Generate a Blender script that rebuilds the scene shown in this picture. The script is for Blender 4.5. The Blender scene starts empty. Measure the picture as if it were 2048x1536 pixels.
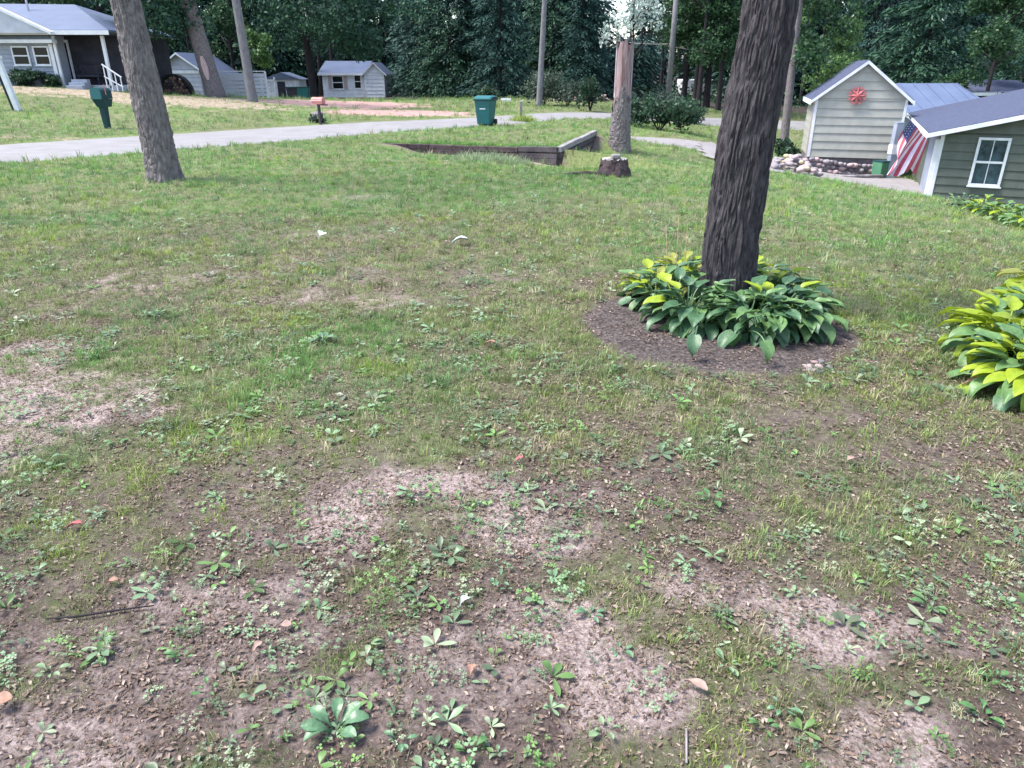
import bpy, math, random
import numpy as np
from mathutils import Vector, Matrix
R = random.Random(7)
rng = np.random.default_rng(11)
SC = bpy.context.scene
# ------------------------------------------------------------------ camera, sky, sun, exposure
PITCH, F_PX, EYE = math.radians(23.5), 1446.0, 1.6
cam_d = bpy.data.cameras.new('camera'); cam = bpy.data.objects.new('camera', cam_d)
SC.collection.objects.link(cam); SC.camera = cam
cam.location = (0, 0, EYE); cam.rotation_euler = (math.radians(90) - PITCH, 0, 0)
cam_d.sensor_width = 36; cam_d.lens = F_PX / 2048 * 36; cam_d.clip_end = 2000; cam_d.clip_start = 0.05
world = bpy.data.worlds.new('World'); SC.world = world; world.use_nodes = True
wn = world.node_tree; bg = wn.nodes['Background']
sky = wn.nodes.new('ShaderNodeTexSky'); sky.sky_type = 'NISHITA'; sky.sun_disc = False
SUN_EL, SUN_AZ = math.radians(60), math.radians(-92)
sky.sun_elevation = SUN_EL; sky.sun_rotation = SUN_AZ; sky.air_density = 1.0; sky.dust_density = 1.0; sky.ozone_density = 1.0
hsv = wn.nodes.new('ShaderNodeHueSaturation'); hsv.inputs['Saturation'].default_value = .78   # thin cloud greys the blue
wn.links.new(sky.outputs[0], hsv.inputs['Color']); wn.links.new(hsv.outputs[0], bg.inputs[0]); bg.inputs[1].default_value = 0.10
sun_d = bpy.data.lights.new('sun', 'SUN'); sun_d.energy = 2.0; sun_d.angle = math.radians(22); sun_d.color = (1, .95, .88)
sun = bpy.data.objects.new('sun', sun_d); SC.collection.objects.link(sun)
sdir = Vector((math.sin(SUN_AZ) * math.cos(SUN_EL), math.cos(SUN_AZ) * math.cos(SUN_EL), math.sin(SUN_EL)))
sun.rotation_euler = sdir.to_track_quat('Z', 'Y').to_euler()
SC.view_settings.view_transform = 'Standard'; SC.view_settings.look = 'None'
SC.view_settings.gamma = 1.0; SC.view_settings.exposure = 2.05; SC.view_settings.use_curve_mapping = False

# ------------------------------------------------------------------ helpers
def s2l(r, g, b): return tuple(((v / 255) ** 2.2) for v in (r, g, b))
def link(o, parent=None):
    SC.collection.objects.link(o)
    if parent is not None: o.parent = parent
    return o
def tag(o, label=None, cat=None, group=None, kind=None):
    if label: o['label'] = label
    if cat: o['category'] = cat
    if group: o['group'] = group
    if kind: o['kind'] = kind
    return o
def empty(name, loc, rz=0.0, label=None, cat=None, group=None):
    o = bpy.data.objects.new(name, None); o.location = loc; o.rotation_euler = (0, 0, rz); o.empty_display_size = .2
    link(o); return tag(o, label, cat, group)
class MB:
    def __init__(s): s.v = []; s.f = []
    def add(s, vs, fs):
        n = len(s.v); s.v += [tuple(map(float, p)) for p in vs]; s.f += [tuple(int(i) + n for i in f) for f in fs]; return s
    def box(s, x0, x1, y0, y1, z0, z1):
        return s.add([(x0,y0,z0),(x1,y0,z0),(x1,y1,z0),(x0,y1,z0),(x0,y0,z1),(x1,y0,z1),(x1,y1,z1),(x0,y1,z1)],
                     [(0,3,2,1),(4,5,6,7),(0,1,5,4),(1,2,6,5),(2,3,7,6),(3,0,4,7)])
    def hexa(s, b, t):   # bottom 4, top 4
        return s.add(list(b) + list(t), [(0,3,2,1),(4,5,6,7),(0,1,5,4),(1,2,6,5),(2,3,7,6),(3,0,4,7)])
    def tube(s, pts, rad, n=8, caps=True):
        pts = [Vector(p) for p in pts]; k0 = len(s.v); m = len(pts)
        up = Vector((0, 1, 0.01))
        for i, p in enumerate(pts):
            d = (pts[min(i+1, m-1)] - pts[max(i-1, 0)]).normalized()
            a = d.cross(up)
            if a.length < .05: a = d.cross(Vector((1, 0, 0)))
            a.normalize(); b = d.cross(a)
            r = rad[i] if hasattr(rad, '__len__') else rad
            for j in range(n):
                t = 2 * math.pi * j / n
                s.v.append(tuple(p + a * (r * math.cos(t)) + b * (r * math.sin(t))))
        for i in range(m - 1):
            for j in range(n):
                a0 = k0 + i*n + j; a1 = k0 + i*n + (j+1) % n
                s.f.append((a0, a1, a1 + n, a0 + n))
        if caps:
            s.f.append(tuple(k0 + j for j in range(n))[::-1]); s.f.append(tuple(k0 + (m-1)*n + j for j in range(n)))
        return s
    def prism(s, poly, y0, y1):   # polygon in xz, extruded along y
        n = len(poly)
        return s.add([(x, y0, z) for x, z in poly] + [(x, y1, z) for x, z in poly],
                     [tuple(range(n)), tuple(range(2*n-1, n-1, -1))] + [(i, i+n, (i+1) % n + n, (i+1) % n) for i in range(n)])
    def mesh(s, name, mat, smooth=False):
        me = bpy.data.meshes.new(name); me.from_pydata(s.v, [], s.f); me.materials.append(mat)
        if smooth: me.shade_smooth()
        return me
    def build(s, name, mat, parent=None, smooth=False, bevel=0, loc=None):
        o = bpy.data.objects.new(name, s.mesh(name, mat, smooth))
        if loc is not None: o.location = loc
        if bevel:
            b = o.modifiers.new('bevel', 'BEVEL'); b.width = bevel; b.segments = 2; b.limit_method = 'ANGLE'
        return link(o, parent)
def np_mesh(name, V, Fq, mat, smooth=False):
    me = bpy.data.meshes.new(name); V = np.asarray(V, np.float32); Fq = np.asarray(Fq, np.int32); k = Fq.shape[1]
    me.vertices.add(len(V)); me.vertices.foreach_set('co', V.ravel())
    me.loops.add(Fq.size); me.loops.foreach_set('vertex_index', Fq.ravel())
    me.polygons.add(len(Fq)); me.polygons.foreach_set('loop_start', np.arange(0, Fq.size, k, dtype=np.int32))
    me.update(calc_edges=True); me.materials.append(mat)
    me.polygons.foreach_set('use_smooth', np.full(len(Fq), smooth)); me.validate()
    return me
TAB = rng.random((256, 256))
def vnoise(x, y):
    xi = np.floor(x).astype(int); yi = np.floor(y).astype(int); fx = x - xi; fy = y - yi
    fx = fx*fx*(3-2*fx); fy = fy*fy*(3-2*fy)
    a = TAB[xi % 256, yi % 256]; b = TAB[(xi+1) % 256, yi % 256]; c = TAB[xi % 256, (yi+1) % 256]; d = TAB[(xi+1) % 256, (yi+1) % 256]
    return (a*(1-fx)+b*fx)*(1-fy) + (c*(1-fx)+d*fx)*fy
def fbm(x, y, o=4, s=1.0):
    t = 0; a = 1; n = 0
    for i in range(o):
        t = t + a * vnoise(x*s + 17.3*i, y*s + 5.7*i); n += a; a *= .5; s *= 2.03
    return t / n
def sstep(a, b, x):
    t = np.clip((x-a)/(b-a), 0, 1); return t*t*(3-2*t)

# ------------------------------------------------------------------ materials
def nodes(m): return m.node_tree.nodes, m.node_tree.links
def mat(name, c1, c2=None, scale=6, rough=.8, bump=0.0, bscale=None, stretch=(1, 1, 1), spec=.3, metal=0, coord='Object', detail=6, lo=.35, hi=.65):
    m = bpy.data.materials.new(name); m.use_nodes = True; N, L = nodes(m); b = N['Principled BSDF']
    b.inputs['Roughness'].default_value = rough; b.inputs['Specular IOR Level'].default_value = spec; b.inputs['Metallic'].default_value = metal
    tc = N.new('ShaderNodeTexCoord'); mp = N.new('ShaderNodeMapping'); mp.inputs['Scale'].default_value = stretch
    L.new(tc.outputs[coord], mp.inputs[0])
    if c2 is None: c2 = tuple(v*.8 for v in c1)
    nz = N.new('ShaderNodeTexNoise'); nz.inputs['Scale'].default_value = scale; nz.inputs['Detail'].default_value = detail; nz.inputs['Roughness'].default_value = .65
    L.new(mp.outputs[0], nz.inputs['Vector'])
    cr = N.new('ShaderNodeValToRGB'); cr.color_ramp.elements[0].position = lo; cr.color_ramp.elements[1].position = hi
    cr.color_ramp.elements[0].color = (*c2, 1); cr.color_ramp.elements[1].color = (*c1, 1)
    L.new(nz.outputs[0], cr.inputs[0]); L.new(cr.outputs[0], b.inputs['Base Color'])
    if bump:
        n2 = N.new('ShaderNodeTexNoise'); n2.inputs['Scale'].default_value = bscale or scale*2; n2.inputs['Detail'].default_value = 8
        L.new(mp.outputs[0], n2.inputs['Vector'])
        bp = N.new('ShaderNodeBump'); bp.inputs['Strength'].default_value = 1; bp.inputs['Distance'].default_value = bump
        L.new(n2.outputs[0], bp.inputs['Height']); L.new(bp.outputs[0], b.inputs['Normal'])
    return m
def leafmat(name, cols, rough=.55, spec=.3, trans=.25, tint=False):
    """foliage: each leaf island takes its own tone from the ramp"""
    m = bpy.data.materials.new(name); m.use_nodes = True; N, L = nodes(m); b = N['Principled BSDF']; out = N['Material Output']
    b.inputs['Roughness'].default_value = rough; b.inputs['Specular IOR Level'].default_value = spec
    g = N.new('ShaderNodeNewGeometry'); cr = N.new('ShaderNodeValToRGB'); el = cr.color_ramp.elements
    while len(el) < len(cols): el.new(.5)
    for i, c in enumerate(cols): el[i].position = i / max(1, len(cols)-1); el[i].color = (*c, 1)
    L.new(g.outputs['Random Per Island'], cr.inputs[0]); col = cr.outputs[0]
    if tint:
        at = N.new('ShaderNodeAttribute'); at.attribute_type = 'INSTANCER'; at.attribute_name = 'tint'
        mx = N.new('ShaderNodeMix'); mx.data_type = 'RGBA'; mx.blend_type = 'MULTIPLY'; mx.inputs['Factor'].default_value = 1
        L.new(col, mx.inputs['A']); L.new(at.outputs['Color'], mx.inputs['B']); col = mx.outputs['Result']
    L.new(col, b.inputs['Base Color'])
    if trans:
        t = N.new('ShaderNodeBsdfTranslucent'); ms = N.new('ShaderNodeMixShader'); ms.inputs[0].default_value = trans
        L.new(col, t.inputs['Color']); L.new(b.outputs[0], ms.inputs[1]); L.new(t.outputs[0], ms.inputs[2]); L.new(ms.outputs[0], out.inputs['Surface'])
    return m
M = {}
M['white'] = mat('white_paint', (.72, .74, .78), (.58, .60, .65), 3, .55)
M['white_old'] = mat('weathered_white', (.70, .72, .76), (.42, .44, .5), 5, .7, .002)
M['vinyl_blue'] = mat('pale_blue_siding', (.31, .345, .42), (.23, .26, .33), 2, .6)
M['vinyl_lav'] = mat('lavender_grey_siding', (.46, .48, .56), (.36, .38, .45), 2, .6)
M['sage'] = mat('sage_siding', (.385, .385, .35), (.32, .32, .29), 2.5, .6)
M['olive'] = mat('olive_siding', (.115, .13, .11), (.085, .10, .085), 2.5, .55)
M['metal_roof'] = mat('blue_grey_metal_roof', (.085, .112, .19), (.065, .088, .155), 1.2, .5, spec=.5)  # reflected sky blue on grey roofs put into this and next two colours
M['metal_roof2'] = mat('pale_blue_roof', (.12, .155, .255), (.095, .125, .21), 1.2, .4, spec=.5)
M['shingle'] = mat('slate_blue_shingles', (.08, .094, .155), (.038, .045, .085), 9, .85, .01, 40, (1, 1, 1), lo=.3, hi=.7)
M['glass'] = mat('dark_window_glass', (.005, .006, .009), (.003, .004, .006), 1.5, .2, spec=.3)
M['glass2'] = mat('window_glass_reflecting', (.05, .09, .12), (.01, .02, .03), 4, .15, spec=.5)
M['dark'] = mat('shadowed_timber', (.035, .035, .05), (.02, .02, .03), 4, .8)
M['porch_shade'] = mat('porch_wall', (.032, .034, .046), (.018, .018, .028), 2, .8)  # dark recess of the porch: shade put into the wall colour
M['trim_tan'] = mat('tan_trim', (.45, .36, .32), (.36, .3, .3), 4, .7)
M['greenplastic'] = mat('green_plastic', (.006, .115, .125), (.005, .09, .10), 2, .4, spec=.5)
M['greendark'] = mat('dark_green_plastic', (.008, .045, .055), (.006, .035, .045), 3, .45)
M['black'] = mat('black_rubber', (.015, .015, .018), (.01, .01, .012), 5, .6)
M['redmail'] = mat('faded_red_paint', (.55, .22, .20), (.42, .15, .14), 6, .5)
M['flagred'] = mat('flag_red', (.50, .09, .12), (.4, .06, .1), 5, .8); M['flagwhite'] = mat('flag_white', (.72, .62, .70), (.62, .5, .6), 5, .8); M['flagblue'] = mat('flag_blue', (.06, .08, .2), (.05, .06, .16), 5, .8)
M['starred'] = mat('painted_red_star', (.50, .15, .16), (.40, .11, .12), 8, .6)
M['stone'] = mat('field_stone', (.34, .31, .33), (.17, .15, .165), 5, .9, .01)
M['stone_pink'] = mat('pinkish_stone', (.52, .38, .38), (.35, .26, .27), 5, .9, .01)
M['stone_yel'] = mat('yellowish_stone', (.60, .54, .30), (.42, .37, .24), 5, .9, .01)
M['stone_dark'] = mat('dark_stone', (.17, .15, .17), (.10, .09, .11), 5, .9, .01)
M['timber'] = mat('weathered_timber', (.09, .075, .085), (.03, .025, .032), 3, .9, .006, 8, (1, 1, 1))
M['timber_top'] = mat('bleached_timber', (.33, .31, .32), (.15, .135, .145), 3, .9, .006, 8)
M['bark'] = mat('furrowed_bark', (.085, .076, .084), (.018, .015, .019), 16, .95, .004, 60, (2, 2, .8), lo=.3, hi=.7)
M['bark2'] = mat('grey_brown_bark', (.235, .21, .215), (.075, .064, .068), 10, .95, .006, 40, (2, 2, .8), lo=.3, hi=.7)
M['bark_pale'] = mat('pale_grey_bark', (.20, .20, .215), (.12, .115, .13), 6, .9, .003, 18, (2, 2, .7))
M['bark_dark'] = mat('dark_bark', (.035, .03, .035), (.015, .013, .016), 5, .95, .004, 20, (2, 2, .5))
M['snagwood'] = mat('bare_reddish_wood', (.31, .225, .235), (.13, .075, .08), 3.5, .85, .004, 20, (3, 3, .35), lo=.36, hi=.6)
M['snagpale'] = mat('edge_light_wood', (.42, .36, .40), (.32, .25, .29), 6, .85, .003, 20, (3, 3, .5))
M['stumpwood'] = mat('dark_rotten_wood', (.09, .065, .07), (.03, .022, .026), 9, .95, .01, 20)
M['cutwood'] = mat('cut_wood', (.5, .47, .45), (.3, .27, .26), 10, .9, .003)
M['logend'] = mat('log_end', (.26, .17, .14), (.14, .09, .08), 12, .9)
M['road'] = mat('pale_asphalt', (.265, .257, .27), (.18, .172, .178), 1.6, .9, .004, 60, coord='Object', lo=.25, hi=.75)
M['path'] = mat('pale_concrete', (.30, .28, .288), (.19, .172, .176), 2.5, .9, .004, 40, lo=.25, hi=.75)
M['gravel'] = mat('gravel_path', (.42, .37, .42), (.26, .23, .27), 14, .95, .01, 60)
M['litter'] = leafmat('dead_leaf_bits', [(.02, .015, .013), (.09, .062, .048), (.22, .155, .12), (.045, .032, .027), (.40, .32, .27), (.12, .08, .06)], .8, .2, 0)
M['grass'] = leafmat('grass_blades', [(.8, .75, .6), (1, 1, 1), (1.2, 1.15, .95), (.9, 1, 1.1)], .5, .35, .3, True)
M['weed'] = leafmat('weed_leaves', [(.8, .85, .8), (1, 1, 1), (1.25, 1.2, 1.1)], .42, .45, .2, True)
M['conifer'] = leafmat('dark_conifer_needles', [(.008, .032, .034), (.020, .062, .056), (.045, .11, .085), (.013, .045, .044)], .6, .25, .12)
M['conifer2'] = leafmat('green_conifer_needles', [(.012, .042, .034), (.028, .082, .056), (.065, .145, .080), (.02, .06, .045)], .6, .25, .15)
M['decid'] = leafmat('broad_green_leaves', [(.014, .044, .026), (.030, .080, .038), (.065, .14, .055), (.022, .06, .034)], .5, .3, .3)
M['decid_light'] = leafmat('bright_young_leaves', [(.04, .09, .035), (.08, .16, .055), (.14, .24, .08), (.055, .12, .045)], .5, .3, .35)
M['pale_leaf'] = leafmat('sky_bright_leaves', [(.30, .40, .36), (.5, .58, .55), (.62, .70, .68), (.12, .2, .16)], .4, .4, .3)
M['shrub'] = leafmat('shrub_leaves', [(.014, .042, .028), (.03, .072, .042), (.065, .12, .065), (.02, .055, .036)], .55, .3, .25)
M['shrub_pale'] = leafmat('grey_green_shrub_leaves', [(.035, .062, .045), (.07, .105, .08), (.13, .17, .125)], .55, .3, .25)

# ------------------------------------------------------------------ photograph geometry -> world positions
cP, sP = math.cos(PITCH), math.sin(PITCH)
def W(px, py, Y):
    u = (px-1024)/F_PX; v = (768-py)/F_PX; k = cP + v*sP
    return Vector((Y*u/k, Y, EYE + Y*(-sP + v*cP)/k))
ctrl = []
def cz(x, y, z): ctrl.append((x, y, z))
def cpx(px, py, Y): p = W(px, py, Y); ctrl.append((p.x, p.y, p.z))
for x, y in ((-8, -6), (0, -6), (8, -6), (-6, 1), (0, 1), (-2.5, 4), (1.2, 4.6), (-6, 6), (-1, 8), (2, 8), (-9, 9)): cz(x, y, 0)
cz(3.4, 3, -.02); cz(4.2, 6, -.1); cz(8, 2, -.25); cz(9, 7, -.6)
cpx(330, 362, 11.7)
for t in ((0, 325, 15), (0, 283, 20.2), (700, 270, 24.6), (700, 243, 31), (975, 252, 30), (215, 257, 25.7), (100, 200, 34), (60, 172, 40), (230, 180, 41), (500, 215, 37),
          (450, 193, 46), (300, 188, 43), (850, 215, 43), (1080, 215, 44), (1150, 232, 38), (1238, 297, 22), (1430, 305, 26.5), (1430, 283, 30.5),
          (1260, 276, 28), (1400, 235, 47), (1560, 350, 15), (1780, 386, 14), (1900, 404, 13), (1560, 352, 19), (1640, 364, 18), (1700, 374, 18), (1780, 386, 19), (1580, 346, 25), (1600, 338, 28.5), (1640, 356, 25), (1700, 354, 28.6), (1780, 354, 28.2), (1700, 372, 22), (1780, 381, 22.5), (1846, 395, 21.5), (900, 197, 58), (1300, 215, 50)): cpx(*t)
cz(-17, 70, -.65); cz(-22, 57, -.5); cz(14.5, 29, -2.3); cz(15, 19, -2.4); cz(19, 26, -2.3); cz(18, 36, -2.2)
cz(0, 24, -.15); cz(0, 14, -.12); cz(4, 14.5, -.3); cz(-6, 17, -.08)
for x, y, z in ((-60, 30, 1.5), (-60, 80, 0), (0, 90, -.8), (60, 80, -1.5), (50, 20, -2.5), (30, 50, -2), (-30, 5, .2), (-30, 90, -.5), (30, 90, -1.5), (28, 0, -1.5), (-15, -10, 0), (15, -10, -.3)): cz(x, y, z)
for t in ((762, 286, 20.2), (860, 288, 19.9), (950, 292, 19.2), (1040, 295, 18.3), (1118, 297, 17.6), (1190, 262, 22.6)): cpx(*t)
C = np.array(ctrl)
def tps_k(r2): return np.where(r2 > 1e-9, r2 * np.log(np.maximum(r2, 1e-9)), 0)
def solve():
    n = len(C); P = np.c_[np.ones(n), C[:, :2]]
    K = tps_k(((C[:, None, :2]-C[None, :, :2])**2).sum(-1)) + np.eye(n)*.6
    A = np.block([[K, P], [P.T, np.zeros((3, 3))]])
    return np.linalg.solve(A, np.r_[C[:, 2], 0, 0, 0])
TW = solve()
WALL = np.array([W(762, 286, 20.2)[:2], W(860, 288, 19.9)[:2], W(950, 292, 19.2)[:2], W(1040, 295, 18.3)[:2], W(1118, 297, 17.6)[:2], W(1190, 262, 22.6)[:2]])
def seg_dist(x, y, poly):
    best = np.full(np.shape(x), 1e9); tt = np.zeros(np.shape(x)); side = np.zeros(np.shape(x)); L = 0
    for (ax, ay), (bx, by) in zip(poly[:-1], poly[1:]):
        dx, dy = bx-ax, by-ay; ln = math.hypot(dx, dy)
        t = np.clip(((x-ax)*dx+(y-ay)*dy)/ln**2, 0, 1); d = np.hypot(x-ax-t*dx, y-ay-t*dy)
        m = d < best; best = np.where(m, d, best); tt = np.where(m, L+t*ln, tt); side = np.where(m, (dx*(y-ay)-dy*(x-ax)), side); L += ln
    return best, tt, side
WL = sum(math.hypot(*(b-a)) for a, b in zip(WALL[:-1], WALL[1:]))
def height(x, y):
    x = np.asarray(x, float); y = np.asarray(y, float); shp = x.shape; xf = x.ravel(); yf = y.ravel(); z = np.zeros(xf.shape)
    for i in range(0, len(xf), 20000):
        a, b = xf[i:i+20000], yf[i:i+20000]
        k = tps_k((a[:, None]-C[None, :, 0])**2 + (b[:, None]-C[None, :, 1])**2)
        z[i:i+20000] = k @ TW[:-3] + TW[-3] + TW[-2]*a + TW[-1]*b
    far = sstep(75, 120, np.hypot(xf, yf-30)); z = np.clip(z, -3.2, 2.2)*(1-far) + (-1.0)*far
    d, t, sd = seg_dist(xf, yf, WALL)
    dep = (.24*sstep(0, WL*.14, t) + .17*sstep(WL*.25, WL*.6, t))*(1-sstep(WL*.86, WL, t)*.8)
    # outside = right-hand side of the polyline (towards the camera)
    pit = dep*np.exp(-(d/2.6)**2)*((sd < 0) | (d < .055))*(t > .01)
    return (z-pit).reshape(shp)
def h1(x, y): return float(height(np.array([x]), np.array([y]))[0])
def G(px, py, y0=.9, y1=110):
    """first terrain point seen through a spot of the photograph"""
    Y = np.r_[np.linspace(y0, 20, 600), np.linspace(20.05, y1, 900)]
    u = (px-1024)/F_PX; v = (768-py)/F_PX; k = cP+v*sP
    z = EYE + Y*(-sP+v*cP)/k; x = Y*u/k; g = height(x, Y)
    i = np.argmax(z < g)
    return Vector((x[i], Y[i], g[i]))
def on(px, py, Y, dz=0):
    p = W(px, py, Y); return Vector((p.x, p.y, h1(p.x, p.y)+dz))

# ------------------------------------------------------------------ roads and paths (centre lines)
def ribbon_edges(left, right, n=60):
    def rs(P):
        P = np.array([(p.x, p.y) for p in P]); s = np.r_[0, np.cumsum(np.hypot(*np.diff(P, axis=0).T))]; t = np.linspace(0, s[-1], n)
        # smooth
        X = np.interp(t, s, P[:, 0]); Yv = np.interp(t, s, P[:, 1])
        k = np.ones(5)/5
        Xs = np.convolve(np.pad(X, 2, 'edge'), k, 'valid'); Ys = np.convolve(np.pad(Yv, 2, 'edge'), k, 'valid')
        Xs[0], Ys[0], Xs[-1], Ys[-1] = X[0], Yv[0], X[-1], Yv[-1]
        return np.c_[Xs, Ys]
    return rs(left), rs(right)
near_e = [Vector((-20, -3, 0)), Vector((-14, 6.5, 0)), G(0, 325), G(330, 302), G(540, 285), G(700, 270), G(860, 258), G(975, 251), G(1060, 245), Vector((2.6, 36.2, 0)), Vector((6.5, 39.5, 0)), Vector((12, 43, 0)), Vector((22, 47, 0)), Vector((50, 52, 0))]
far_e = [Vector((-26, -1, 0)), Vector((-19, 10, 0)), G(0, 287), G(330, 266), G(540, 254), G(700, 244), G(860, 238), G(930, 235), Vector((-.6, 36.5, 0)), Vector((1.8, 40, 0)), Vector((6.0, 44.0, 0)), Vector((11, 47.3, 0)), Vector((21, 51.6, 0)), Vector((49, 57, 0))]
RE = ribbon_edges(near_e, far_e, 160)
pn = [W(1236, 280, 26.6), W(1300, 288, 26.3), W(1370, 297, 26.5), W(1435, 305, 26.5), W(1500, 315, 26.6), W(1560, 330, 26.4)]
pf = [W(1236, 272, 28.6), W(1300, 275, 29.4), W(1370, 280, 29.9), W(1435, 284, 30.0), W(1500, 290, 30.0), W(1575, 300, 29.8)]
PE = ribbon_edges(pn, pf, 50)
yard = [(5.5+.6, 24.0), (8.4, 22.5), (10.4, 21.8), (12.9, 21.0), (14.5, 27.0), (13.2, 29.2), (9.4, 29.2), (7.6, 29.5), (6.6, 27.5)]
def in_strip(x, y, E, pad=0.0):
    c = (E[0]+E[1])/2; hw = np.hypot(*(E[0]-E[1]).T)/2
    out = np.full(np.shape(x), 99.0)
    for i in range(len(c)-1):
        (ax, ay), (bx, by) = c[i], c[i+1]; dx, dy = bx-ax, by-ay; l2 = dx*dx+dy*dy+1e-9
        t = np.clip(((x-ax)*dx+(y-ay)*dy)/l2, 0, 1); d = np.hypot(x-ax-t*dx, y-ay-t*dy)
        # perpendicular half width
        e = E[1][i]-E[0][i]; nrm = np.array([-dy, dx])/math.sqrt(l2); w = abs(e @ nrm)/2
        out = np.minimum(out, d - w)
    return out
def in_poly(x, y, poly):
    r = np.zeros(np.shape(x), bool); n = len(poly)
    for i in range(n):
        x1, y1 = poly[i]; x2, y2 = poly[(i+1) % n]
        c = ((y1 > y) != (y2 > y)) & (x < (x2-x1)*(y-y1)/((y2-y1) if y2 != y1 else 1e-9) + x1); r ^= c
    return r

# ------------------------------------------------------------------ soil / grass fields
def patch(px, py, rx, ry, a=1.0):
    c = G(px, py); l = G(px-rx, py); f = G(px, py-ry); n = G(px, py+ry)
    return (c.x, (f.y+n.y)/2, abs(c.x-l.x)+.03, abs(f.y-n.y)/2+.03, a)
SOIL = [patch(*t) for t in ((40, 700, 130, 28, .9), (50, 850, 190, 85, 1.05), (170, 765, 130, 30, .8), (-150, 820, 250, 120, 1), (690, 1075, 100, 65, .85), (1120, 1090, 150, 80, .8),
        (1090, 1270, 150, 55, .85), (1700, 1265, 130, 85, .95), (1230, 1400, 190, 70, .9), (450, 1205, 190, 45, .7), (860, 985, 110, 30, .65), (1820, 1500, 150, 60, .85), (870, 1340, 170, 60, .6),
        (560, 600, 130, 22, .5), (330, 560, 160, 18, .4), (940, 560, 90, 15, .35), (700, 470, 100, 10, .35), (720, 395, 90, 9, .5), (300, 1330, 260, 70, .55), (560, 1280, 140, 40, .5),
        (640, 1430, 260, 70, .55), (130, 1470, 200, 80, .6), (1500, 1180, 150, 40, .45), (1130, 1000, 260, 40, .45), (1900, 1280, 160, 60, .5), (320, 835, 80, 18, .55), (760, 610, 110, 20, .5), (1120, 480, 60, 10, .2))]
RINGC = W(1440, 668, 1); RING = (1.38, 4.64, .88, .87)
NEED = [(G(330, 200).x, G(330, 200).y, 7, 3.2, .9), (G(60, 182).x, 37.5, 8, 2.5, .8), (G(480, 200).x, G(480, 200).y, 5, 3, .7), (G(550, 205).x, 44, 4, 2, .7), (G(240, 235).x, G(240, 235).y, 3, 1.5, .4)]
REDD = [(G(800, 226).x, G(800, 226).y, 4.2, 2.8, 1), (G(700, 208).x, G(700, 208).y, 4.8, 4.5, 1), (G(640, 205).x, G(640, 205).y, 3.5, 3.5, .8), (G(960, 228).x, G(960, 228).y, 1, 1, .4), (G(60, 272).x, G(60, 275).y, 3, .8, .5)]
def ell(x, y, L, warp=.35):
    t = np.zeros(np.shape(x))
    wx = (fbm(x, y, 3, 2.2)-.5)*warp; wy = (fbm(x+31, y+9, 3, 2.2)-.5)*warp
    for cx, cy, rx, ry, a in L:
        d = np.hypot((x+wx*rx*2-cx)/rx, (y+wy*ry*2-cy)/ry)
        t = np.maximum(t, a*(1-sstep(.55, 1.25, d)))
    return t
def fields(x, y):
    r = np.hypot(x, y)
    base = .50*(1-sstep(2.2, 4.6, r)) + .10
    n = fbm(x, y, 4, .9); n2 = fbm(x+50, y+20, 4, 3.1); n3 = fbm(x+9, y+77, 3, 9)
    soil = base + ell(x, y, SOIL, .7)*.62 + (n-.5)*.8*(1-.72*sstep(5, 14, r)) + (n2-.5)*.9*(1-.6*sstep(5, 14, r)) + (n3-.5)*.8*(1-sstep(4, 11, r))
    dr = np.hypot((x-RING[0])/RING[2], (y-RING[1])/RING[3]) + (n2-.5)*.25
    ring = 1-sstep(.88, 1.08, dr); soil = np.maximum(soil, ring*1.2)
    d, t, sd = seg_dist(x, y, WALL)
    soil = np.maximum(soil, (1-sstep(.08, .5, d))*(sd < 0)*.9)
    need = ell(x, y, NEED, .6) ; red = ell(x, y, REDD, .4)
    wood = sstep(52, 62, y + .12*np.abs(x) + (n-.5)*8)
    lush = sstep(7, 12, r)*.55 + .45*sstep(.45, .62, fbm(x+3, y+8, 3, .45)) + .5*(1-sstep(0, 5, np.hypot(x-4.5, (y-15)*.7)))
    return np.clip(soil, 0, 1), ring, np.clip(need, 0, 1), np.clip(red, 0, 1), wood, np.clip(lush, 0, 1)

# ------------------------------------------------------------------ ground
def ax(parts):
    a = []
    for s, e, st in parts: a += list(np.arange(s, e, st))
    return np.array(a)
def grow(s, e, st, k=1.25):
    a = []
    while s < e: s += st; st *= k; a.append(s)
    return a
gx = np.r_[[-x for x in grow(16, 900, .6)][::-1], ax([(-16, -5, .2), (-5, 6, .07), (6, 16, .2)]), 16, grow(16, 900, .6)]
gy = np.r_[[-y for y in grow(1, 900, .5)][::-1], ax([(-1, 7.5, .06), (7.5, 17, .13), (17, 23, .09), (23, 60, .5)]), 60, grow(60, 900, 1.2)]
GX, GY = np.meshgrid(gx, gy, indexing='ij'); gz = height(GX, GY)
rd = np.minimum(np.minimum(in_strip(GX, GY, RE), in_strip(GX, GY, PE)), np.where(in_poly(GX, GY, yard), -.5, 9))
on_r = 1-sstep(-.35, .25, rd)
micro = (fbm(GX, GY, 4, 2.0)-.5)*.05 + (fbm(GX+7, GY, 3, 9)-.5)*.022*(GY < 8)
gz = gz + micro*(1-on_r)*(1-sstep(20, 60, np.hypot(GX, GY))*.3) - .05*on_r
so, ri, ne, re_, wo, lu = fields(GX, GY)
nx, ny = len(gx), len(gy)
idx = np.arange(nx*ny).reshape(nx, ny)
Q = np.stack([idx[:-1, :-1], idx[1:, :-1], idx[1:, 1:], idx[:-1, 1:]], -1).reshape(-1, 4)
m = bpy.data.materials.new('lawn_and_soil'); m.use_nodes = True; N, L = nodes(m); b = N['Principled BSDF']; M['ground'] = m
b.inputs['Roughness'].default_value = .95; b.inputs['Specular IOR Level'].default_value = .15
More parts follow.
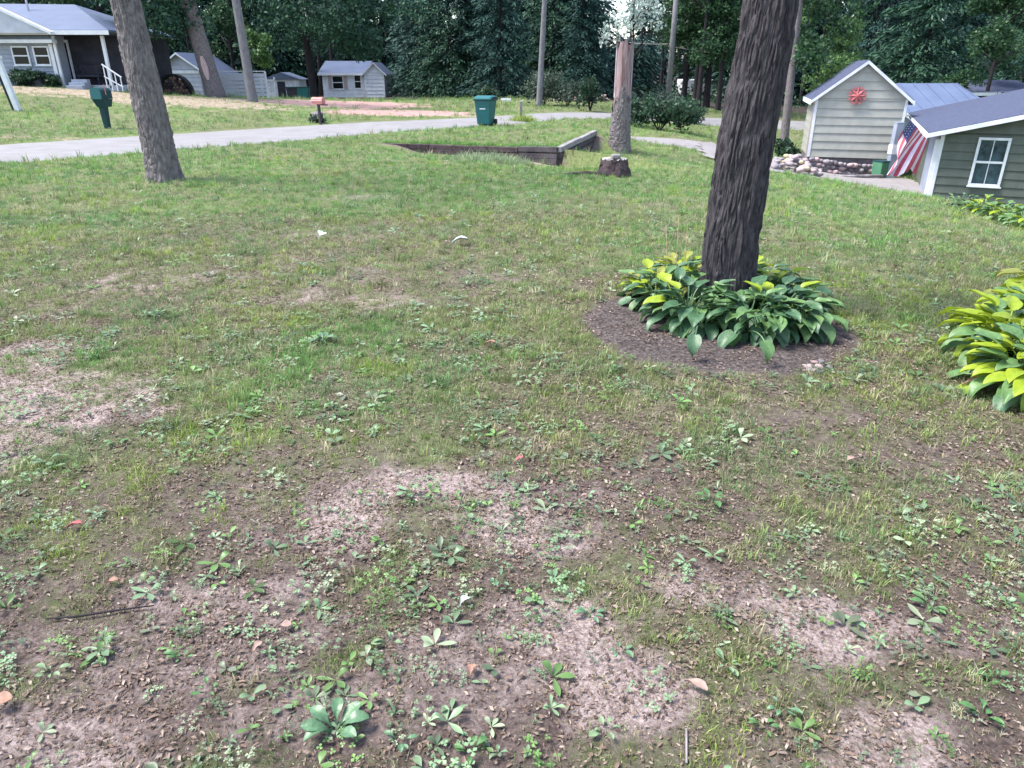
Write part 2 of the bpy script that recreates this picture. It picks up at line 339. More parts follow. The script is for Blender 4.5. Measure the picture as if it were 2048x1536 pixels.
def noise(scale, detail=8, rough=.65):
    t = N.new('ShaderNodeTexCoord'); z = N.new('ShaderNodeTexNoise'); z.inputs['Scale'].default_value = scale; z.inputs['Detail'].default_value = detail; z.inputs['Roughness'].default_value = rough
    L.new(t.outputs['Object'], z.inputs['Vector']); return z.outputs[0]
def ramp(src, stops):
    c = N.new('ShaderNodeValToRGB'); e = c.color_ramp.elements
    while len(e) < len(stops): e.new(.5)
    for i, (p, q) in enumerate(stops): e[i].position = p; e[i].color = (*q, 1)
    L.new(src, c.inputs[0]); return c.outputs[0]
def mixc(f, a, c_):
    x = N.new('ShaderNodeMix'); x.data_type = 'RGBA'; L.new(f, x.inputs['Factor']); L.new(a, x.inputs['A']); L.new(c_, x.inputs['B']); return x.outputs['Result']
def math_(op, a, b_, clamp=False):
    x = N.new('ShaderNodeMath'); x.operation = op; x.use_clamp = clamp
    for i, s in enumerate((a, b_)):
        if isinstance(s, (int, float)): x.inputs[i].default_value = s
        else: L.new(s, x.inputs[i])
    return x.outputs[0]
at = N.new('ShaderNodeAttribute'); at.attribute_name = 'field'; sep = N.new('ShaderNodeSeparateColor'); L.new(at.outputs['Color'], sep.inputs[0])
at2 = N.new('ShaderNodeAttribute'); at2.attribute_name = 'field2'; sep2 = N.new('ShaderNodeSeparateColor'); L.new(at2.outputs['Color'], sep2.inputs[0])
soilc = ramp(noise(9, 12, .8), [(.28, (.12, .086, .08)), (.42, (.28, .21, .197)), (.55, (.44, .345, .33)), (.72, (.60, .50, .48))])
speck = ramp(noise(85, 4, .7), [(.42, (.09, .066, .062)), (.5, (.38, .295, .28)), (.58, (.68, .58, .56))])
half = N.new('ShaderNodeValue'); half.outputs[0].default_value = .42
soilc = mixc(half.outputs[0], soilc, speck)
at3 = N.new('ShaderNodeAttribute'); at3.attribute_name = 'pale'; sep3 = N.new('ShaderNodeSeparateColor'); L.new(at3.outputs['Color'], sep3.inputs[0])
humus = mixc(half.outputs[0], ramp(noise(13, 12, .8), [(.32, (.035, .026, .024)), (.45, (.115, .086, .078)), (.58, (.23, .178, .165)), (.72, (.38, .31, .29))]), ramp(noise(70, 5, .75), [(.40, (.02, .015, .014)), (.52, (.12, .09, .08)), (.64, (.34, .27, .24))]))
pf_ = math_('MULTIPLY', math_('SUBTRACT', math_('ADD', sep3.outputs[0], math_('MULTIPLY', math_('SUBTRACT', noise(14, 9, .78), .5), 2.0)), .34), 1.6, True)
soilc = mixc(pf_, humus, soilc)
darkmulch = ramp(noise(40, 8, .8), [(.38, (.025, .02, .02)), (.5, (.095, .078, .076)), (.64, (.22, .185, .18))])
thatch = ramp(noise(30, 10, .8), [(.36, (.035, .03, .022)), (.48, (.11, .10, .065)), (.6, (.22, .205, .14)), (.72, (.40, .35, .28))])
lushc = ramp(noise(16, 10, .8), [(.34, (.05, .075, .028)), (.5, (.14, .18, .07)), (.7, (.25, .28, .13))])
needlec = ramp(noise(5, 10, .75), [(.35, (.20, .155, .12)), (.55, (.33, .27, .21)), (.7, (.42, .36, .29))])
redc = ramp(noise(4, 10, .75), [(.35, (.27, .16, .15)), (.55, (.42, .27, .25)), (.72, (.52, .38, .36))])
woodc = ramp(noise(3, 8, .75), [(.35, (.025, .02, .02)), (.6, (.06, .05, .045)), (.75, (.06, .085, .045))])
g0 = mixc(sep2.outputs[2], thatch, lushc)
fine = noise(22, 8, .75)
sfac = math_('MULTIPLY', math_('SUBTRACT', math_('ADD', sep.outputs[0], math_('MULTIPLY', math_('SUBTRACT', fine, .5), 2.2)), .30), 1.9, True)
g1 = mixc(sfac, g0, soilc); g1 = mixc(sep.outputs[1], g1, darkmulch)
nf = math_('MULTIPLY', math_('SUBTRACT', math_('ADD', sep.outputs[2], math_('MULTIPLY', math_('SUBTRACT', noise(2.2, 8), .5), 1.2)), .35), 2.5, True)
g1 = mixc(nf, g1, needlec)
rf = math_('MULTIPLY', math_('SUBTRACT', math_('ADD', sep2.outputs[0], math_('MULTIPLY', math_('SUBTRACT', noise(1.6, 8), .5), .8)), .35), 2.5, True)
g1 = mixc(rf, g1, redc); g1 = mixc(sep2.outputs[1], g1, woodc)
L.new(g1, b.inputs['Base Color'])
bp = N.new('ShaderNodeBump'); bp.inputs['Strength'].default_value = 1; bp.inputs['Distance'].default_value = .022; L.new(noise(38, 10, .8), bp.inputs['Height']); L.new(bp.outputs[0], b.inputs['Normal'])
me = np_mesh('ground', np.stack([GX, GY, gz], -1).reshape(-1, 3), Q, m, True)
def colattr(me, name, a, b_, c_):
    d = me.attributes.new(name, 'FLOAT_COLOR', 'POINT'); arr = np.stack([a, b_, c_, np.ones_like(a)], -1).astype(np.float32).ravel(); d.data.foreach_set('color', arr)
pal = np.clip(ell(GX, GY, SOIL, .8)*1.0 + .45*sstep(.42, .66, fbm(GX+4, GY+2, 4, 1.1)) + .35*sstep(5, 9, np.hypot(GX, GY)), 0, 1)
colattr(me, 'pale', pal, pal, pal); colattr(me, 'field', so, ri, ne); colattr(me, 'field2', re_, wo, lu)
tag(link(bpy.data.objects.new('ground', me)), kind='structure')
def strip(name, E, material, thick=.0, wob=.07):
    a, c = E; n = len(a); K = 9; V = []
    for i in range(n):
        for j in range(K):
            t = j/(K-1); p = a[i]*(1-t)+c[i]*t
            if j in (0, K-1): p = p + (c[i]-a[i])/np.linalg.norm(c[i]-a[i])*(vnoise(np.array([i*1.7]), np.array([j*5.1]))[0]-.5)*wob*2
            V.append((p[0], p[1]))
    V = np.array(V); z = height(V[:, 0], V[:, 1]) + .012; jj = np.arange(len(V)) % K; z = np.where((jj == 0) | (jj == K-1), z-.05, z)
    idx = np.arange(n*K).reshape(n, K); Qs = np.stack([idx[:-1, :-1], idx[:-1, 1:], idx[1:, 1:], idx[1:, :-1]], -1).reshape(-1, 4)
    o = link(bpy.data.objects.new(name, np_mesh(name, np.c_[V, z], Qs[:, ::-1], material, True))); return tag(o, kind='structure')
strip('road', RE, M['road'], wob=.15); strip('driveway', PE, M['path'])
# yard of gravel between the shed and the olive house
yx, yy = np.meshgrid(np.arange(5.5, 15.5, .2), np.arange(20.5, 30, .2), indexing='ij'); inside = in_poly(yx+ (fbm(yx, yy, 3, 1.5)-.5)*.8, yy+(fbm(yx+5, yy, 3, 1.5)-.5)*.8, yard)
yi = np.arange(yx.size).reshape(yx.shape); yq = np.stack([yi[:-1, :-1], yi[1:, :-1], yi[1:, 1:], yi[:-1, 1:]], -1).reshape(-1, 4); keep = inside[:-1, :-1].ravel()
tag(link(bpy.data.objects.new('gravel_yard', np_mesh('gravel_yard', np.c_[yx.ravel(), yy.ravel(), height(yx, yy).ravel()+.03], yq[keep], M['path'], True))), kind='structure')

# ------------------------------------------------------------------ trees
def quads(c, d, w, ln, wd):
    """rhombic leaf clumps: centres c, along d, across w"""
    n = len(c); ln = ln[:, None]; wd = wd[:, None]
    V = np.stack([c-d*ln*.5, c+w*wd*.5+d*ln*.06, c+d*ln*.5, c-w*wd*.5-d*ln*.05], 1).reshape(-1, 3)
    return V, np.arange(4*n).reshape(n, 4)
def unit(v): return v/np.maximum(np.linalg.norm(v, axis=-1, keepdims=True), 1e-9)
def conifer_crown(name, H, rad, z0, nb, ns, material, seed, size=.34):
    r = np.random.default_rng(seed)
    hz = z0 + (H-z0)*r.random(nb)**1.35; az = r.random(nb)*2*np.pi
    full = rad*(1-(hz-z0)/(H-z0))**.8*(.75+.5*r.random(nb)); full *= (1-.35*(hz < z0+1)*r.random(nb))
    t = r.random((nb, ns))**.6; side = (r.random((nb, ns))-.5)
    rr = full[:, None]*t; a = az[:, None] + side*.5*(1-.3*t)
    z = hz[:, None] - rr*.22 + (r.random((nb, ns))-.5)*.35 - .1*full[:, None]*t*t
    c = np.stack([rr*np.cos(a), rr*np.sin(a), z], -1).reshape(-1, 3)
    d = np.stack([np.cos(a+side*1.6), np.sin(a+side*1.6), -.45+.5*(r.random(a.shape)-.5)], -1).reshape(-1, 3); d = unit(d+r.normal(0, .25, d.shape))
    w = unit(np.cross(d, np.array([0, 0, 1.])+r.normal(0, .45, d.shape)))
    s = size*(.5+.9*r.random(len(c)))
    V, Fc = quads(c, d, w, s, s*.27)
    return np_mesh(name, V, Fc, material)
def leaf_crown(name, blobs, n, material, seed, size=.2, flat=.6):
    r = np.random.default_rng(seed); B = np.array(blobs); p = (B[:, 3]*B[:, 4])**1.2; p /= p.sum(); k = r.choice(len(B), n, p=p)
    u = unit(r.normal(0, 1, (n, 3))); rad = r.random(n)**.45
    # sub clumps make the outline uneven and leave gaps
    sub = unit(r.normal(0, 1, (len(B), 26, 3)))*(r.random((len(B), 26, 1))**.35); j = r.integers(0, 26, n)
    c0 = sub[k, j]; c = c0*.85 + u*rad[:, None]*.33
    c = B[k, :3] + c*np.stack([B[k, 3], B[k, 3], B[k, 4]], -1)
    nrm = unit(r.normal(0, 1, (n, 3))+np.array([0, 0, flat])); d = unit(np.cross(nrm, r.normal(0, 1, (n, 3)))); w = np.cross(nrm, d)
    s = size*(.6+.8*r.random(n)); V, Fc = quads(c, d, w, s, s*.7)
    return np_mesh(name, V, Fc, material)
def trunk_mesh(H, r0, r1, lean=(0, 0), mat_=None, n=10, flare=1.25, bend=0.0, limbs=0, seed=1):
    b = MB(); rr = random.Random(seed); pts = []; rad = []
    for i in range(15):
        t = (i/14)**1.3; z = -.25 + (H+.25)*t
        pts.append((lean[0]*z/max(H, .1)*1.0 + bend*math.sin(t*3), lean[1]*z/max(H, .1), z)); rad.append((r0+(r1-r0)*t)*(1+(flare-1)*math.exp(-max(z, 0)/.35)))
    b.tube(pts, rad, n)
    for i in range(limbs):
        t = .45+.5*rr.random(); z = H*t; a = rr.random()*6.28; l = H*(.16+.14*rr.random()); x0, y0 = lean[0]*t, lean[1]*t
        b.tube([(x0, y0, z), (x0+math.cos(a)*l*.5, y0+math.sin(a)*l*.5, z+l*.35), (x0+math.cos(a)*l, y0+math.sin(a)*l, z+l*.75)], [r1*1.1+.03, r1*.7+.02, .02], 6)
    return b.mesh('trunk', mat_ or M['bark_dark'], True)
CON = [conifer_crown('crown', 15, 3.6, .35, 430, 46, M['conifer'], 1), conifer_crown('crown', 17, 4.2, .9, 440, 48, M['conifer2'], 2), conifer_crown('crown', 13, 3.0, .3, 400, 44, M['conifer'], 3), conifer_crown('crown', 16, 4.4, 2.4, 430, 46, M['conifer2'], 4, .38)]
CONT = [trunk_mesh(14.5, .2, .03), trunk_mesh(16, .24, .03), trunk_mesh(12.5, .17, .03), trunk_mesh(15.5, .26, .04)]
def blobs(seed, H, zc0, rad, n=16):
    r = random.Random(seed); o = []
    for i in range(n):
        t = r.random(); z = zc0+(H-zc0)*t; rr = rad*math.sin(math.pi*min(1, .18+.8*t))*r.uniform(.3, .85); a = r.random()*6.28
        o.append((rr*math.cos(a), rr*math.sin(a), z, rad*r.uniform(.3, .5), rad*r.uniform(.22, .36)))
    return o
DEC = [leaf_crown('crown', blobs(5, 13, 3.2, 4.2, 22), 16000, M['decid'], 5, .19), leaf_crown('crown', blobs(6, 12, 1.6, 3.6, 22), 16000, M['decid'], 6, .19),
       leaf_crown('crown', blobs(8, 12, 2.2, 3.4, 20), 13000, M['decid_light'], 8, .18)]
DECT = [trunk_mesh(9, .2, .07, limbs=6, seed=2), trunk_mesh(8, .17, .06, limbs=6, seed=3), trunk_mesh(8, .12, .05, limbs=5, seed=4)]
def tree(kind, var, x, y, label, cat='tree', sc=1.0, rz=0, group=None, dz=0):
    nm = {'con': 'conifer_tree', 'dec': 'broadleaf_tree'}[kind]
    e = empty(nm, (x, y, h1(x, y)+dz), rz, label, cat, group); e.scale = (sc, sc, sc)
    c, t = (CON, CONT) if kind == 'con' else (DEC, DECT)
    link(bpy.data.objects.new('trunk', t[var]), e); link(bpy.data.objects.new('crown', c[var]), e); return e
def tx(px, Y, row=120): p = W(px, row, Y); return p.x, Y
FT = 'trees along the edge of the dark wood'
for kind, var, px, Y, sc, label in [
    ('con', 1, -60, 62, 1.0, 'dark evergreen rising behind the far left end of the blue-grey roof'),
    ('dec', 1, 75, 58, .95, 'broad green tree above the middle of the long blue-grey house roof'),
    ('dec', 0, 215, 62, 1.0, 'leafy tree above the right end of the porch roof'),
    ('con', 3, 330, 70, 1.1, 'tall evergreen straight behind the pale gabled garage'),
    ('dec', 1, 465, 66, 1.0, 'dense green tree between the leaning dark trunk and the straight pale trunk'),
    ('con', 3, 560, 76, 1.1, 'dark evergreen behind the left end of the white cottage'),
    ('con', 1, 690, 80, 1.1, 'dark evergreen directly behind the white cottage roof'),
    ('con', 3, 768, 82, 1.1, 'tall dark evergreen behind the right end of the white cottage'),
    ('con', 0, 838, 68, .9, 'full skirted spruce just right of the white cottage'),
    ('con', 1, 900, 66, .9, 'green spruce with branches to the ground behind the green waste cart'),
    ('con', 2, 935, 66, 1.0, 'narrow dark spruce behind the waste cart, second of the skirted row'),
    ('con', 0, 1000, 62, .9, 'spruce closing the skirted row just left of the slender pale trunk'),
    ('con', 1, 1105, 70, 1.0, 'evergreen seen immediately right of the slender pale trunk'),
    ('con', 2, 1165, 64, .9, 'small evergreen standing left of the broken reddish snag'),
    ('dec', 0, 1405, 53, 1.0, 'spreading green tree between the utility pole and the big furrowed trunk'),
    ('con', 3, 1500, 72, 1.0, 'dark evergreen hidden partly behind the big furrowed trunk'),
    ('dec', 2, 1640, 47, .8, 'light green leafy tree between the big trunk and the sage shed roof'),
    ('con', 0, 1740, 60, 1.0, 'dark conifer rising over the peak of the sage shed'),
    ('con', 3, 1850, 56, 1.0, 'dark conifer behind the bright blue metal roof'),
    ('dec', 1, 1990, 50, .9, 'leafy tree with bright lower branches above the slate-blue roof'),
    ('con', 1, 2100, 58, 1.0, 'tall conifer at the right end of the wood above the olive house'),
    ('con', 2, 1920, 66, 1.1, 'narrow conifer standing back between two trees over the blue roofs')]:
    x, y = tx(px, Y); tree(kind, var, x, y, label, sc=sc, rz=R.random()*6.28, group=FT)
# the deep wood behind: one mass nobody could count
WV, WF, off = [], [], 0
base = [np.array([v.co[:] for v in CON[i].vertices], np.float32) for i in (0, 2, 3)]
k = 0
for row, Y in enumerate((74, 84, 96, 112)):
    for x in np.arange(-62-row*6, 64+row*8, 4.6):
        xx = x+R.uniform(-1.6, 1.6); yy = Y+R.uniform(-3, 3)
        px = 1024 + F_PX*xx*1.1/yy
        low = 1222 < px < 1288
        if 1345 < px < 1440 and row < 2 : continue
        if 560 < px < 800 and Y < 80: continue
        V = base[k % 3]; k += 1
        q = V.reshape(-1, 4, 3); q = q[(q[:, 0, 2] < (3.9 if low else 10))]; q = q[R.randrange(3)::3]
        a = R.random()*6.28; ca, sa = math.cos(a), math.sin(a); s = R.uniform(1.0, 1.25)
        cen = q.mean(1, keepdims=True); q = cen + (q-cen)*1.7
        P = np.stack([(q[..., 0]*ca-q[..., 1]*sa)*s+xx, (q[..., 0]*sa+q[..., 1]*ca)*s+yy, q[..., 2]*s*1.1 + 0], -1); P[..., 2] += h1(xx, yy)
        WV.append(P.reshape(-1, 3)); WF.append(np.arange(len(P)*4).reshape(-1, 4)+off); off += len(P)*4
tag(link(bpy.data.objects.new('deep_wood', np_mesh('deep_wood', np.concatenate(WV), np.concatenate(WF), M['conifer']))), kind='stuff')
b = MB()
for i in range(150):
    x = R.uniform(-70, 75); Y = R.uniform(66, 112); px = 1024 + F_PX*x*1.1/Y
    z = h1(x, Y); b.tube([(x, Y, z-.3), (x+R.uniform(-.3, .3), Y, z+6), (x+R.uniform(-.5, .5), Y, z+13)], [R.uniform(.14, .24), .13, .05], 6, False)
tag(b.build('wood_trunks', M['bark_dark'], None, True), kind='stuff')
# undergrowth skirts under the wood
V_, F_, off = [], [], 0
r = np.random.default_rng(5); n = 26000
ux = r.uniform(-68, 75, n); uy = r.uniform(64, 92, n); ppx = 1024+F_PX*ux*1.08/uy
ok = ~((ppx > 560) & (ppx < 800) & (uy < 76)); ux, uy = ux[ok], uy[ok]
hh = r.random(len(ux))**2*1.6*(.3+fbm(ux, uy, 3, .3)); c = np.stack([ux, uy, height(ux, uy)+hh], -1)
d = unit(r.normal(0, 1, c.shape)+np.array([0, 0, .3])); w = unit(np.cross(d, r.normal(0, 1, c.shape))); s = .2+.3*r.random(len(c))
V_, F_ = quads(c, d, w, s, s*.6)
tag(link(bpy.data.objects.new('undergrowth', np_mesh('undergrowth', V_, F_, M['shrub']))), kind='stuff')

# furrowed trunks built as real relief
def bark_trunk(path, radii, nu, nv, ridges, amp, seed, wander=.5, vs=2.2, flare=.0, plates=1.0):
    """path: list of points; relief of long interlacing ridges"""
    r = np.random.default_rng(seed); P = np.array(path); s = np.r_[0, np.cumsum(np.linalg.norm(np.diff(P, axis=0), axis=1))]
    t = np.linspace(0, s[-1], nv); X = np.stack([np.interp(t, s, P[:, i]) for i in range(3)], -1); Rr = np.interp(t, s, radii)
    th = np.linspace(0, 2*np.pi, nu, endpoint=False); T, TH = np.meshgrid(t, th, indexing='ij')
    circ = TH/(2*np.pi)*ridges
    def per(x, y, o=3):   # periodic blend round the trunk
        f = TH/(2*np.pi); return fbm(x, y, o)*(1-sstep(.9, 1, f)) + fbm(x-ridges, y, o)*sstep(.9, 1, f)
    wob = (per(circ*.35, T*vs*.6)-.5)*2*wander
    n1 = per(circ+wob*1.6+30, T*vs, 2); ridge = np.clip(1-np.abs(2*n1-1)*2.6, 0, 1)
    nb_ = per(circ*1.3-wob+130, T*vs*1.7, 2); ridge = np.maximum(ridge, .8*np.clip(1-np.abs(2*nb_-1)*3.4, 0, 1))
    brk = per(circ*2.2+60, T*vs*4.5, 2)
    n2 = per(circ*2.7+wob*3+90, T*vs*2.2, 3)
    hgt = -(ridge**.8)*1.2 + (brk-.5)*.35*plates + (n2-.5)*.7
    low = (per(circ*.12+3, T*.8, 2)-.5)
    rad = Rr[:, None] + amp*hgt + low*Rr[:, None]*.18
    if flare: rad = rad + flare*np.exp(-T/.22)*(1+.6*np.sin(TH*5+1.3)+.3*np.sin(TH*3))
    V = np.stack([X[:, None, 0]+rad*np.cos(TH), X[:, None, 1]+rad*np.sin(TH), np.broadcast_to(X[:, None, 2], rad.shape)], -1).reshape(-1, 3)
    idx = np.arange(nu*nv).reshape(nv, nu); n_ = np.roll(idx, -1, 1)
    Qt = np.stack([idx[:-1], n_[:-1], n_[1:], idx[1:]], -1).reshape(-1, 4); return V, Qt
TRX, TRY = 1.56, 5.1
e = empty('oak_tree', (TRX, TRY, h1(TRX, TRY)), 0, 'thick dark furrowed trunk rising out of the hostas beside the bare ring of soil', 'tree')
V, Qt = bark_trunk([(0, 0, -.15), (-.01, 0, .5), (.02, 0, 1.2), (.07, 0, 2.0), (.17, .05, 4), (.2, .1, 8)], [.205, .19, .183, .178, .16, .10], 480, 1200, 33, .0165, 3, .22, 3.2, .04)
link(bpy.data.objects.new('trunk', np_mesh('trunk', V, Qt, M['bark'], False)), e)
bl = MB()
for i in range(11):
    a = i*2.4; z = 5.0+i*.3; l = 2.6+R.random()
    bl.tube([(.18, .07, z), (.18+math.cos(a)*l*.4, .07+math.sin(a)*l*.4, z+l*.3), (.18+math.cos(a)*l, .07+math.sin(a)*l, z+l*.6)], [.055, .035, .01], 7)
bl.build('limbs', M['bark'], e, True)
link(bpy.data.objects.new('crown', leaf_crown('crown', [(x*.95, y*.95, z, a, c) for x, y, z, a, c in blobs(12, 10.5, 6.3, 3.4, 14)], 900, M['decid'], 12, .22)), e)
LX, LY = G(330, 360)[:2]
e = empty('maple_tree', (LX, LY, h1(LX, LY)), 0, 'grey-brown trunk leaning left beside the road with a flared foot', 'tree')
V, Qt = bark_trunk([(0, 0, -.2), (0, 0, .3), (-.03, 0, 1.2), (-.09, 0, 2.6), (-.25, 0, 5), (-.35, 0, 9)], [.27, .245, .235, .215, .18, .10], 220, 560, 22, .016, 9, .25, 4.5, .09, 1.2)
link(bpy.data.objects.new('trunk', np_mesh('trunk', V, Qt, M['bark2'], False)), e)
link(bpy.data.objects.new('crown', leaf_crown('crown', blobs(14, 12, 7.3, 3.8, 14), 1000, M['decid'], 14, .24)), e)
# broken snag
p = G(1238, 297); sx, sy = p.x, p.y
e = empty('broken_snag', (sx, sy, h1(sx, sy)), 0, 'broken tree snag with grey bark below and bare reddish wood on top', 'tree')
Hs = W(1245, 88, sy).z - h1(sx, sy); rb = 44/F_PX*sy/1.05/2
V, Qt = bark_trunk([(0, 0, -.2), (0, 0, .25), (0, 0, Hs*.47)], [rb*1.02, rb*.98, rb*.84], 100, 130, 20, .018, 21, .6, 6, .06)
vv = V.reshape(130, 100, 3); tq = np.arange(100)/100*2*np.pi; jg = .22*np.sin(tq+2.6)+.16*np.sin(tq*3+.5)+.09*np.sin(tq*7)+.05*np.sin(tq*13)
vv[-45:, :, 2] += (np.linspace(0, 1, 45)[:, None]*jg[None]); V = vv.reshape(-1, 3)
link(bpy.data.objects.new('bark', np_mesh('bark', V, Qt, M['bark2'], False)), e)
V, Qt = bark_trunk([(0, 0, Hs*.15), (.01, 0, Hs*.7), (.02, 0, Hs)], [rb*.76, rb*.70, rb*.66], 70, 120, 9, .010, 22, .4, 1.0)
vv = V.reshape(120, 70, 3); th = np.arange(70)/70*2*np.pi; jag = .10*np.sin(th*3+1)+.06*np.sin(th*7)
vv[-14:, :, 2] += np.linspace(0, 1, 14)[:, None]*jag[None]; V = vv.reshape(-1, 3)
b = MB(); top = [tuple(q) for q in vv[-1]]; b.add([(x*.98, y*.98, z-.02) for x, y, z in top], [tuple(range(70))])
sw = link(bpy.data.objects.new('bare_wood', np_mesh('bare_wood', V, Qt, M['snagwood'], False)), e); b.build('broken_top', M['stumpwood'], sw)
for a, zz in ((math.radians(180), .5), (math.radians(2), .46)):   # edge light put into pale strips up both sides
    b = MB(); n = 8; ri_, ro = rb*.62, rb*.76
    pts = []
    for k_ in range(n):
        z = Hs*(zz+(1.0-zz)*k_/(n-1)) + (.03 if k_ == n-1 else 0)
        for da, rr_ in ((-.24, ri_), (-.2, ro), (.2, ro*(1+.02*math.sin(k_*2))), (.24, ri_)): pts.append((.01+rr_*math.cos(a+da), rr_*math.sin(a+da)-.01, z))
    fs = [(4*i+j, 4*i+(j+1) % 4, 4*(i+1)+(j+1) % 4, 4*(i+1)+j) for i in range(n-1) for j in range(4)] + [(0, 1, 2, 3), (4*n-1, 4*n-2, 4*n-3, 4*n-4)]
    b.add(pts, fs); b.build('edge_light_strip', M['snagpale'], e, True)
# other standing trunks
def lone(name, px, row, Y, wpx, lean, H, mt, label, crown=None, cloc=(0, 0, 0), cs=1, cat='tree'):
    p = on(px, row, Y); r0 = wpx/F_PX*Y/1.08/2
    e = empty(name, p, 0, label, cat); link(bpy.data.objects.new('trunk', trunk_mesh(H, r0, r0*.55, lean, mt, 14, 1.15)), e)
    if crown is not None:
        c = link(bpy.data.objects.new('crown', crown), e); c.location = cloc; c.scale = (cs, cs, cs)
    return e
p = on(432, 190, 44)
e = lone('pine_tree', 432, 190, 44, 36, (-1.9, .3), 11, M['bark2'], 'leaning dark trunk with a pink bark scar beside the pale gabled garage', leaf_crown('crown', [(-2+x*.8, y*.8, z, a, c) for x, y, z, a, c in blobs(31, 12, 3.6, 4.2, 22)], 10000, M['conifer2'], 31, .22))
b = MB(); nn = 7
for k_ in range(nn):
    z = .9+k_*.2; wdt = .13*math.sin(math.pi*(k_+.5)/nn)+.02; x = -.17*z; yv = -.60+.045*z
    b.add([(x-wdt+.05, yv, z), (x+wdt+.05, yv+.02, z)], [])
b.f = [(2*i, 2*i+1, 2*i+3, 2*i+2) for i in range(nn-1)]
V0 = list(b.v); n0 = len(V0); b.v += [(x, y+.12, z) for x, y, z in V0]; b.f += [(2*i, 2*i+2, 2*i+2+n0, 2*i+n0) for i in range(nn-1)] + [(2*i+1, 2*i+1+n0, 2*i+3+n0, 2*i+3) for i in range(nn-1)]
b.build('bark_scar', M['stone_pink'], e)
lone('pale_trunk_tree', 505, 197, 41, 19, (-.45, 0), 12, M['bark_pale'], 'tall straight pale grey trunk standing at the end of the board fence', leaf_crown('crown', blobs(33, 13, 8, 3.5, 12), 3000, M['decid'], 33, .25))
lone('shade_tree', 630, 197, 58, 17, (-.5, 0), 9, M['bark_dark'], 'dark thin-trunked tree spreading over the front of the white cottage', leaf_crown('crown', [(x*1.25+1.2, y, z, a*1.15, c*.8) for x, y, z, a, c in blobs(35, 11, 3.3, 5.2, 30)], 17000, M['conifer2'], 35, .24))
lone('slender_tree', 1078, 213, 45, 12, (.5, 0), 12, M['bark_pale'], 'slender pale trunk rising from the grey-green bushes beyond the road', leaf_crown('crown', blobs(37, 13, 8, 3, 12), 2500, M['decid'], 37, .25))
lone('forked_trunk_tree', 1566, 300, 34, 18, (-.3, 0), 9, M['bark2'], 'leaning grey trunk seen just right of the big furrowed trunk, before the shed', leaf_crown('crown', [(x+.6, y+.5, z, a, c) for x, y, z, a, c in blobs(39, 9, 3.4, 2.4, 16)], 7000, M['decid'], 39, .16))
WEC = [leaf_crown('crown', blobs(80+q, 10, 2.6, 2.6, 18), 6500, M['decid'], 80+q, .18) for q in (0, 1)]
for i, (px, Y, w, lab) in enumerate(((1365, 58, 12, 'thin dark trunk just right of the utility pole at the wood edge'), (1388, 56, 10, 'thin dark trunk standing in front of the bright gap in the wood'), (1412, 57, 14, 'thicker dark trunk at the right side of the bright gap in the wood'), (1436, 54, 11, 'thin dark trunk against the left side of the big furrowed trunk'))):
    lone('wood_edge_trunk', px, 215, Y, w, (R.uniform(-.4, .4), 0), 10, M['bark_dark'], lab, WEC[i % 2])
# young bright tree by the pale trunk
p = on(530, 190, 50); e = empty('young_tree', p, 0, 'small bright green young tree right of the straight pale trunk', 'tree')
link(bpy.data.objects.new('trunk', trunk_mesh(3.0, .05, .02)), e)
link(bpy.data.objects.new('crown', leaf_crown('crown', [(0, 0, 2.9, .9, .8), (-.4, 0, 3.6, .6, .6), (.3, 0, 2.2, .7, .4), (.4, 0, 3.4, .5, .5)], 1500, M['decid_light'], 41, .2)), e)
# pale branches above the snag: bright sky put into leaf colour
p = on(1262, 215, 50); e = empty('sky_bright_tree', p, 0, 'tree with sky brightness coloured into pale leaves above the broken snag', 'tree')
link(bpy.data.objects.new('trunk', trunk_mesh(6, .09, .04, (-.2, 0), M['bark_dark'], limbs=4)), e)
link(bpy.data.objects.new('crown', leaf_crown('crown', [(-.6, 0, 5.0, 1.3, .9), (.7, 0, 5.6, 1.3, .7), (-.1, 0, 6.6, 1.7, .9), (-1.9, 0, 4.1, .45, .9), (1.3, 0, 4.7, .7, .35), (-.9, .2, 4.1, .4, .3)], 1250, M['pale_leaf'], 43, .20)), e)

# ------------------------------------------------------------------ shrubs
def shrub(px, row, Y, rad, hgt, mt, label, n=2600, size=.13, seed=1, name='shrub'):
    p = on(px, row, Y); e = empty(name, p, 0, label, 'bush', None)
    r = random.Random(seed); bb = [(r.uniform(-.6, .6)*rad, r.uniform(-.4, .4)*rad, hgt*r.uniform(.25, .7), rad*r.uniform(.3, .55), hgt*r.uniform(.22, .38)) for _ in range(9)]
    link(bpy.data.objects.new('foliage', leaf_crown('foliage', bb, n, mt, seed, size)), e)
    b = MB()
    for i in range(7):
        a = i*.9; b.tube([(0, 0, -.1), (rad*.3*math.cos(a), rad*.3*math.sin(a), hgt*.4), (rad*.5*math.cos(a), rad*.5*math.sin(a), hgt*.75)], [.025, .018, .006], 5)
    b.build('stems', M['bark_dark'], e, True); return e
shrub(1085, 212, 46, 2.1, 2.2, M['shrub_pale'], 'grey-green bush around the foot of the slender pale trunk', seed=51)
shrub(1135, 210, 47.5, 1.1, 1.5, M['shrub_pale'], 'smaller grey-green bush right of the slender pale trunk', 1500, seed=52)
shrub(1180, 222, 43, .8, 2.2, M['shrub'], 'narrow dark evergreen bush across the road, left of the snag', 1800, seed=53)
shrub(1318, 268, 33, 1.9, 1.7, M['shrub'], 'large round green bush behind the driveway, right of the snag', 4200, seed=54)
shrub(1268, 255, 35, 1.0, 1.3, M['shrub'], 'leafy green bush touching the right side of the snag', 1800, seed=55)
shrub(1300, 212, 45, 2.0, 1.6, M['shrub_pale'], 'pale-leaved low bush beyond the road behind the round bush', 2200, seed=56)
